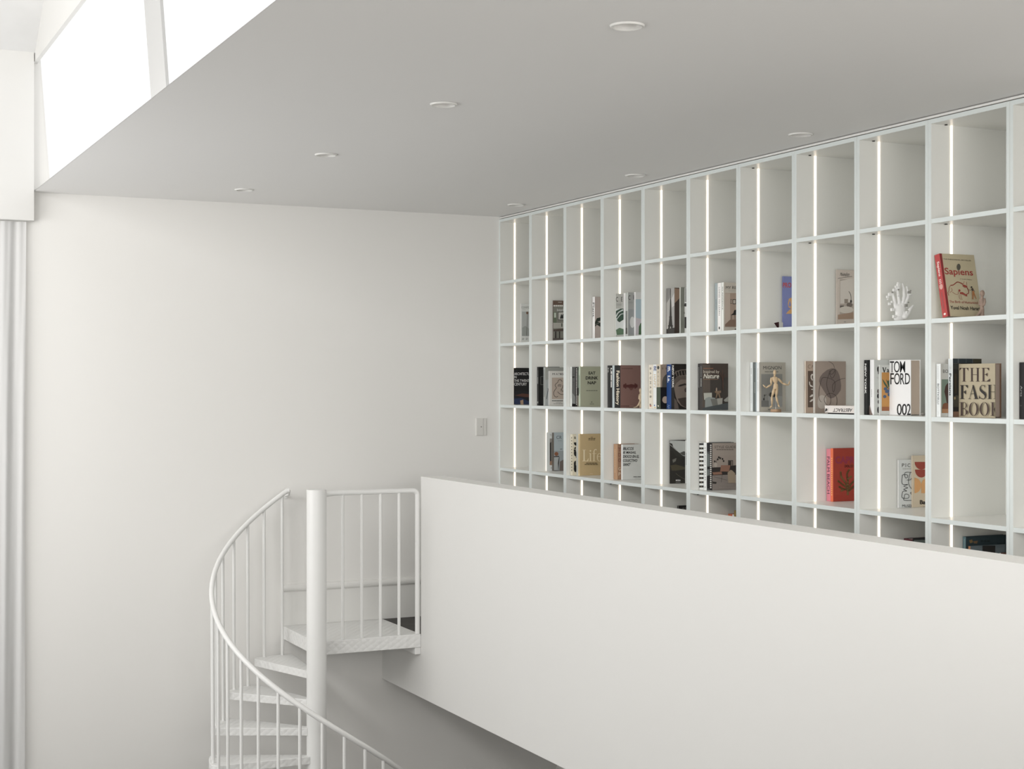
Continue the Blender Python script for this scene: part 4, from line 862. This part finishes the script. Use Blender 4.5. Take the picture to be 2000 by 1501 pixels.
# leaning book with a bull drawing
def leaning_book():
    X0 = XS + .012
    pb = onX(1845.97, 618.7, X0); pt_ = onX(1829.5, 496.2, X0)
    up = Vector((0, pt_.y - pb.y, pt_.z - pb.z)); h = up.length; up.normalize()
    far = Vector((0, up.z, -up.y)); th = .030; zs = SHT[2] + .0006
    B = Vector((X0, pb.y, zs + th * up.y)); top = B + up * h + far * th
    if top.y > YI[9] - .0048: B.y -= top.y - (YI[9] - .0048)
    n = -far; ex = Vector((1, 0, 0))
    D = onP(1810 + 925 / 10.008, 485 + 160 / 10.008, B, n).x - X0
    t = thing('book', B, 'thick red spined book with a beige cover and bull drawing, leaning to the left', 'book', 'books on the second shelf from the top')
    cov = (176, 164, 132); mats = [ink(cov), ink((178, 52, 50))]
    bm = bmesh.new(); tb = .002
    prof = [(0, 0), (D, 0), (D, tb), (tb, tb), (tb, th - tb), (D, th - tb), (D, th), (0, th)]
    fs = prism(bm, [B + ex * a_ + far * b_ for a_, b_ in prof], up * h)
    for f in fs:
        if abs(f.calc_center_median().x - X0) < 1e-5: f.material_index = 1
    S = Art(bm, mats, 'G1', B, (-1, 0, 0)); C = Art(bm, mats, 'G1', B, n)
    def q(a_, b_, k=.0004): return B + ex * a_ * D + up * b_ * h + n * k
    C.k += 1; C.face([q(0, 0), q(.066, 0), q(.066, 1), q(0, 1)], C.mi((132, 34, 36)))
    r = (150, 42, 36); k = (40, 36, 34); w_ = (224, 206, 198)
    # text runs with the lean of the book: along = cover width, rise = cover height
    def run(A, tx, o, ax, ay, c, bold=0, shear=0):
        A.k += 1; m = A.mi(c); vs, fs2 = text_geo(tx, bold, shear); Q = [A.bm.verts.new(o + ax * a_ + ay * b_ + A.n * (.0003 + .00012 * A.k)) for a_, b_ in vs]
        for f in fs2:
            try: g = A.bm.faces.new([Q[i] for i in f])
            except ValueError: continue
            g.normal_update(); g.material_index = m; g.tag = True
            if g.normal.dot(A.n) < 0: g.normal_flip()
    def on(A, x, y): return onP(1810 + x / 10.008, 485 + y / 10.008, A.p, A.n)
    def put(A, tx, x0, y0, x1, y1, hgt, c, **kw):      # baseline from (x0,y0) to (x1,y1)
        a_, b_ = on(A, x0, y0), on(A, x1, y1); run(A, tx, a_, b_ - a_, up * hgt, c, **kw)
    ax = -up; ay = -far          # spine lettering reads downwards, tops of letters towards the room's near end
    run(S, 'Sapiens', B + far * th * .80 + up * h * .885, ax * h * .235, ay * th * .55, w_, bold=.02)
    for i in range(3): S.k += 1; S.face([B + far * th * f_ + up * h * g_ + S.n * .0006 for f_, g_ in ((.75, .60 - i * .025), (.3, .60 - i * .025), (.3, .59 - i * .025), (.75, .59 - i * .025))], S.mi(w_))
    S.k += 1; c0 = B + far * th * .5 + up * h * .485; S.face([c0 + far * th * .34 * math.cos(t_ * .5236) + up * h * .045 * math.sin(t_ * .5236) + S.n * .0006 for t_ in range(12)], S.mi((206, 150, 140)))
    run(S, 'Yuval Noah Harari', B + far * th * .66 + up * h * .40, ax * h * .27, ay * th * .28, (126, 96, 96))
    S.k += 1; c0 = B + far * th * .5 + up * h * .05; S.face([c0 + far * th * .22 * math.cos(t_ * .5236) + up * h * .018 * math.sin(t_ * .5236) + S.n * .0006 for t_ in range(12)], S.mi(w_))
    C.k += 1
    put(C, 'THE PHENOMENAL BESTSELLER', 330, 218, 868, 252, .0052, (60, 56, 50))
    put(C, 'Sapiens', 362, 545, 912, 572, .036, r, bold=.015)
    put(C, 'A Graphic History', 652, 612, 880, 628, .0056, (60, 56, 50)); put(C, 'The Birth of Humankind', 446, 1062, 998, 1086, .0105, r); put(C, 'Yuval Noah Harari', 466, 1188, 1040, 1212, .0145, k, bold=.02)
    C.E(624, 362, 38, 64, (84, 80, 70)); m = (146, 56, 42)
    C.L([(470, 718), (520, 712), (560, 680), (600, 656), (650, 668), (710, 700)], 18, m); C.P([(700, 712), (740, 708), (795, 735), (790, 765), (745, 765), (705, 740)], m); C.L([(715, 700), (728, 668), (732, 640)], 6, m); C.L([(782, 715), (782, 685), (772, 655)], 6, m)
    C.L([(790, 765), (808, 800), (822, 840), (812, 880), (780, 895), (788, 930)], 14, m); C.P([(650, 855), (700, 850), (760, 890), (790, 920), (780, 940), (720, 905), (650, 885)], m); C.E(640, 822, 20, 24, m); C.L([(470, 718), (440, 770), (436, 830), (418, 860), (430, 920)], 8, m); C.L([(480, 770), (500, 820), (450, 860)], 6, m)
    C.L([(500, 850), (560, 890), (610, 895), (618, 840)], 6, m); C.L([(640, 900), (640, 960), (668, 1000)], 5, m); C.L([(668, 900), (680, 970), (696, 1000)], 5, m)
    C.E(876, 755, 16, 18, k); C.P([(875, 775), (910, 775), (915, 830), (890, 840)], (70, 54, 44)); C.P([(890, 830), (925, 830), (940, 890), (975, 985), (965, 990), (920, 900), (912, 995), (895, 995), (890, 900)], (166, 104, 46)); C.L([(880, 800), (850, 815), (825, 800)], 7, k); C.L([(915, 800), (940, 845)], 6, k)
    link('cover', bm, mats, t)
    bm = bmesh.new(); prism(bm, [B + ex * a_ + far * b_ + up * .003 for a_, b_ in ((tb + .0003, tb + .0003), (D - .004, tb + .0003), (D - .004, th - tb - .0003), (tb + .0003, th - tb - .0003))], up * (h - .006)); link('page_block', bm, M_pagew, t)
    return B, D
SB, SD = leaning_book()

# kneeling clay bookends
def bookend(fr, x0, y0, F, zs, m, label, k):
    f = FR[fr]; u0, v0 = f[0] + x0 / f[2], f[1] + y0 / f[2]
    O = CAM + ray(u0, v0) * F; O.z = zs
    R_ = Vector((CT, -ST, 0)); D_ = Vector((ST, CT, 0)); s = 6.13 / FPX / 10.008
    def p(x, y, d=0): return O + R_ * (x - 1080) * s + Vector((0, 0, 1)) * (1306 - y) * s + D_ * d * s
    t = thing('bookend_figure', O, label, 'figurine', 'small kneeling clay figures')
    bm = bmesh.new()
    ball(bm, p(1085, 845), 47 * s, 47 * s, 66 * s)
    tube(bm, [p(1082, 880), p(1080, 930), p(1085, 960), p(1083, 1040), p(1080, 1100), p(1080, 1160), p(1082, 1230), p(1085, 1304)], 0, 14, True, [30 * s, 27 * s, 46 * s, 44 * s, 36 * s, 44 * s, 40 * s, 42 * s])
    tube(bm, [p(1070, 1150, -10), p(1030, 1220, -20), p(975, 1278, -20), p(930, 1291, -20), p(880, 1296, -20)], 0, 10, True, [36 * s, 28 * s, 20 * s, 14 * s, 9 * s])
    tube(bm, [p(1118, 940, -30), p(1128, 1010, -38), p(1110, 1070, -46), p(1070, 1090, -50)], 0, 10, True, [20 * s, 19 * s, 17 * s, 15 * s])
    tube(bm, [p(1050, 950, 20), p(1035, 1020, 10), p(1030, 1080, 0)], 0, 10, True, [20 * s, 18 * s, 16 * s])
    o = link('figure', bm, m, t, smooth=True); remesh(o, .0016, 3)
    return t
p_ = onY(1918, 616, SB.y - .055); bookend('G1', 1080, 1306, p_.x * ST + p_.y * CT, SHT[2] + .0015, M_bronze, 'small brown clay figure kneeling against the leaning red book', 1)
p_ = onY(1180 + 838 / 11.765, 798, YI[3] - .215); bookend('G5', 838, 1152, p_.x * ST + p_.y * CT, SHT[3] + .0015, M_tan, 'sandy kneeling figure half hidden by the upright, beside the dusty rose book', 2)

# hand sculpture breaking up into little cubes
def hand():
    b = onX(1757, 625, XS + .13); F = b.x * ST + b.y * CT; s = F / FPX / 13.65
    z0 = (CAM + ray(1757, 530 + 1300 / 13.65) * F).z; dz = SHT[2] + .0012 - z0
    D_ = Vector((ST, CT, 0))
    def p(x, y, d=0): q = at('G2', x, y, F); q.z += dz; return q + D_ * d * s
    t = thing('hand_sculpture', (b.x, b.y, SHT[2]), 'white sculpture of a spread hand breaking up into little cubes', 'sculpture')
    bm = bmesh.new()
    def chain(pts, rr):
        rr = [r * 1.22 for r in rr]; tube(bm, [p(*q) for q in pts], 0, 12, True, [r * s for r in rr]); [ball(bm, p(*q), r * s, seg=10) for q, r in ((pts[0], rr[0]), (pts[-1], rr[-1]))]
    def flat(x, y, rx, rz, ry):
        M = Matrix.Translation(p(x, y)) @ Matrix.Rotation(-TH, 4, 'Z') @ Matrix.Diagonal((rx * s, ry * s, rz * s, 1)); bmesh.ops.create_uvsphere(bm, u_segments=18, v_segments=12, radius=1, matrix=M)
    flat(650, 950, 150, 190, 62); flat(590, 880, 105, 90, 55); flat(720, 850, 110, 120, 52); flat(650, 1090, 125, 170, 66); flat(625, 1200, 145, 88, 74); flat(755, 1120, 80, 120, 66)
    chain([(530, 850), (505, 720, -8), (470, 610, -14), (445, 525, -14)], [42, 34, 30, 22])
    chain([(635, 790), (612, 630, -6), (588, 490, -12), (540, 350, -10)], [46, 38, 32, 22])
    chain([(735, 770), (765, 600, 0), (758, 430, -6), (722, 280, -4)], [46, 38, 33, 22])
    chain([(800, 790), (868, 640, 4), (872, 510, 4), (838, 358, 8)], [46, 39, 33, 23])
    chain([(780, 1150, -30), (868, 1050, -46), (918, 940, -50), (985, 868, -46)], [66, 46, 34, 22])
    bm2 = bm
    # keep the foot of the wrist flat on the shelf
    for v in bm2.verts: v.co.z = max(v.co.z, SHT[2] + .0012)
    o = link('hand', bm2, M_white, t, smooth=True); remesh(o, .0013, 1)
    sil = principled('silvered_resin', (.42, .41, .39), .3, .6)
    for x, y, w_, d, m in [(490, 448, 56, -20, 0), (378, 560, 62, -10, 0), (432, 508, 36, -30, 1), (448, 548, 40, -22, 0), (318, 628, 48, 0, 0), (322, 692, 28, 8, 0), (432, 762, 40, -16, 0), (368, 815, 50, -6, 0), (440, 970, 60, -20, 0), (590, 600, 28, -40, 0),
                          (592, 262, 36, -20, 0), (642, 282, 32, -14, 0), (592, 322, 58, -34, 0), (604, 388, 44, -44, 0), (534, 358, 40, -30, 0), (596, 438, 26, -48, 1), (886, 508, 56, -34, 1), (926, 494, 30, -30, 0), (962, 582, 26, -10, 0), (908, 556, 40, -38, 0), (928, 462, 24, -16, 1),
                          (792, 862, 58, -58, 1), (820, 902, 34, -62, 0), (824, 1040, 50, -64, 0), (850, 1008, 28, -60, 1), (782, 1118, 30, -70, 0), (866, 775, 26, -30, 1), (488, 1150, 60, -30, 0), (462, 1178, 30, -24, 0)]:
        c = p(x, y, d - 14); h_ = w_ * s * .62
        bm = bmesh.new(); bmesh.ops.create_cube(bm, size=2 * h_, matrix=Matrix.Translation(c) @ Matrix.Rotation(-TH + .25, 4, 'Z'))
        link('cube_fragment', bm, sil if m else M_white, t)
    bm = bmesh.new(); c = p(432, 1290, 0); box(bm, c.x - .004, c.x + .02, c.y - .012, c.y + .010, SHT[2] + .0008, SHT[2] + .0032); link('foot_plate', bm, M_white, t)
hand()

# jointed wooden mannequin
def mannequin():
    F = 7.115; s = F / FPX / 11.55
    c = at('G7', 870, 1300, F); zs = SHT[3] + .0006; D_ = Vector((ST, CT, 0))
    dz = zs - at('G7', 870, 1343, F).z
    def p(x, y, d=0): q = at('G7', x, y, F); q.z += dz; return q + D_ * d * s
    t = thing('mannequin', (c.x, c.y, zs), 'jointed wooden artist mannequin with open arms on a round base', 'mannequin')
    bm = bmesh.new(); zt = p(870, 1280).z
    rg = lathe(bm, [(118 * s, zs), (120 * s, zs + .001), (120 * s, zt - .001), (117 * s, zt)], c.x, c.y, 32); bm.faces.new(rg[-1]); bm.faces.new(rg[0][::-1]); smooth_all(link('base', bm, M_base, t))
    bm = bmesh.new(); tube(bm, [p(872, 1282, 26), p(872, 780, 26), p(868, 760, 6)], 4 * s, 8); smooth_all(link('support_rod', bm, principled('steel_rod', (.5, .5, .5), .3, 1.0), t))
    def seg(name, pts, rr):
        bm = bmesh.new(); tube(bm, [p(*q) for q in pts], 0, 14, True, [r * s for r in rr])
        for q, r in ((pts[0], rr[0]), (pts[-1], rr[-1])): ball(bm, p(*q), r * s, seg=12)
        return link(name, bm, M_wood, t, smooth=True)
    bm = bmesh.new(); M = Matrix.Translation(p(846, 456)) @ Matrix.Rotation(-TH, 4, 'Z') @ Matrix.Diagonal((37 * s, 44 * s, 62 * s, 1)); bmesh.ops.create_uvsphere(bm, u_segments=20, v_segments=14, radius=1, matrix=M); link('head', bm, M_wood, t, smooth=True)
    seg('neck', [(844, 510), (842, 548)], [22, 24])
    def lump(name, rows):        # flattened body block: (x, y, half width, half depth)
        bm = bmesh.new(); rings = []
        for x, y, a, b in rows:
            o = p(x, y); rings.append([bm.verts.new(o + Vector((CT, -ST, 0)) * a * s * math.copysign(abs(math.cos(k * math.pi / 10)) ** .7, math.cos(k * math.pi / 10)) + D_ * b * s * math.copysign(abs(math.sin(k * math.pi / 10)) ** .7, math.sin(k * math.pi / 10))) for k in range(20)])
        for i in range(len(rings) - 1):
            for k in range(20): bm.faces.new((rings[i][k], rings[i][(k + 1) % 20], rings[i + 1][(k + 1) % 20], rings[i + 1][k]))
        bm.faces.new(rings[0][::-1]); bm.faces.new(rings[-1]); smooth_all(link(name, bm, M_wood, t), 50)
    lump('chest', [(842, 553, 52, 30), (846, 575, 66, 42), (852, 630, 62, 46), (860, 672, 46, 38), (862, 684, 40, 32)])
    seg('waist_ball', [(864, 690), (865, 704)], [34, 34])
    lump('pelvis', [(866, 708, 44, 36), (866, 740, 52, 42), (866, 790, 58, 44), (864, 822, 54, 40)])
    seg('upper_arm', [(768, 585, 0), (764, 650, 0), (764, 716, -10)], [22, 26, 17]); seg('upper_arm', [(926, 600, 0), (975, 648, 0), (1024, 702, -10)], [24, 27, 17])
    seg('forearm', [(758, 728, -14), (705, 762, -24), (650, 793, -34)], [19, 22, 13]); seg('forearm', [(1034, 704, -14), (1085, 722, -24), (1140, 736, -34)], [19, 22, 13])
    seg('hand', [(638, 790, -36), (608, 765, -40), (575, 730, -42)], [13, 18, 8]); seg('hand', [(1150, 728, -36), (1164, 690, -40), (1174, 645, -42)], [13, 18, 8])
    seg('thigh', [(832, 828, 0), (812, 905, 0), (786, 985, 0)], [33, 34, 21]); seg('thigh', [(892, 828, 0), (886, 905, 0), (880, 980, 0)], [33, 34, 21])
    seg('shin', [(780, 1010, 0), (784, 1080, 4), (782, 1178, 0)], [22, 25, 14]); seg('shin', [(880, 1006, 0), (900, 1080, 4), (922, 1160, 0)], [22, 25, 14])
    seg('foot', [(790, 1196, 6), (765, 1222, -14), (738, 1238, -34)], [15, 20, 12]); seg('foot', [(926, 1178, 6), (934, 1205, -16), (942, 1226, -36)], [15, 20, 12])
mannequin()

# white book lying flat with its title upside down, a thin black one under it
def flat_books():
    X0 = XS + .022; zs = SHT[3] + .0006
    yf = onX(1560 + 588 / 11.546, 800, X0).y; yn = YI[8] + 2 * TP + .004
    t = thing('book', (X0 + .06, (yf + yn) / 2, zs), 'thin black booklet lying flat under the white book', 'book', 'books on the third shelf from the top')
    link('cover', bbox(X0 + .001, X0 + .14, yn, yf - .02, zs, zs + .005), ink((26, 26, 26)), t)
    z1 = zs + .0053; th = .031
    t = thing('book', (X0 + .06, (yf + yn) / 2, z1), 'white book lying flat, its black italic title upside down', 'book', 'books on the third shelf from the top')
    mats = [ink((206, 200, 194)), ink((214, 204, 200))]; bm = bmesh.new()
    prism(bm, [(X0, yn, z1), (X0, yn, z1 + th), (X0 + .15, yn, z1 + th), (X0 + .15, yn, z1 + th - .002), (X0 + .002, yn, z1 + th - .002), (X0 + .002, yn, z1 + .002), (X0 + .15, yn, z1 + .002), (X0 + .15, yn, z1)], (0, yf - yn, 0))
    S = Art(bm, mats, 'G8', (X0, 0, 0), (-1, 0, 0))
    k = (44, 42, 42); S.T('ABSTRACT', 768, 1236, 1212, 1314, k, 180, bold=.015, shear=.25); S.P([(604, 1240), (638, 1238), (646, 1262), (628, 1300), (588, 1312), (596, 1280)], k); S.L([(674, 1240), (650, 1275), (656, 1312)], 6, (120, 114, 110))
    link('cover', bm, mats, t); link('page_block', bbox(X0 + .0023, X0 + .147, yn + .003, yf - .003, z1 + .0023, z1 + th - .0023), M_pagew, t)
flat_books()

# folded maroon and white card, small pebble
zs = SHT[2] + .0006
f5 = FR['F5']; cu = lambda x: f5[0] + x / f5[2]
y_ = YI[6] - .040; xe = onY(cu(340), 630, y_).x; xr = onY(cu(372), 630, y_).x
t = thing('folded_card', (xe, y_, zs), 'small maroon and white folded card left of the lilac blue book', 'card')
hh = onY(cu(345), f5[1] + 590 / f5[2], y_).z - onY(cu(345), f5[1] + 652 / f5[2], y_).z
link('white_panel', bbox(xe, min(xr, xe + .06), y_, y_ + .003, zs, zs + hh), ink((206, 206, 202)), t)
v5 = lambda y: f5[1] + y / f5[2]
tri = [onY(cu(302), v5(598), y_), onY(cu(339), v5(590), y_), onY(cu(339), v5(655), y_)]; lo = zs - tri[2].z
bm = bmesh.new(); prism(bm, [(q.x, q.y, q.z + lo) for q in tri], (0, .003, 0)); link('maroon_panel', bm, ink((58, 22, 28)), t)
c = onX(1680 + 1325 / 10.72, 690 + 1310 / 10.72, XS + .12)
bm = bmesh.new(); ball(bm, (c.x, c.y, SHT[3] + .0075), .011, .008, .007); o = link('pebble', bm, principled('grey_stone', (.32, .31, .28), .7, noise=(60, .25)), smooth=True)
tag(o, 'small grey pebble on the shelf just right of the white slipcase', 'pebble')
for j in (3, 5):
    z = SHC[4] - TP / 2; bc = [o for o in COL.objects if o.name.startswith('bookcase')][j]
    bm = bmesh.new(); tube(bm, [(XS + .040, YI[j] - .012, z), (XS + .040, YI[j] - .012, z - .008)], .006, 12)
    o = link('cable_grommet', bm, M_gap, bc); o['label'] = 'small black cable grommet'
#ENDFIGS#
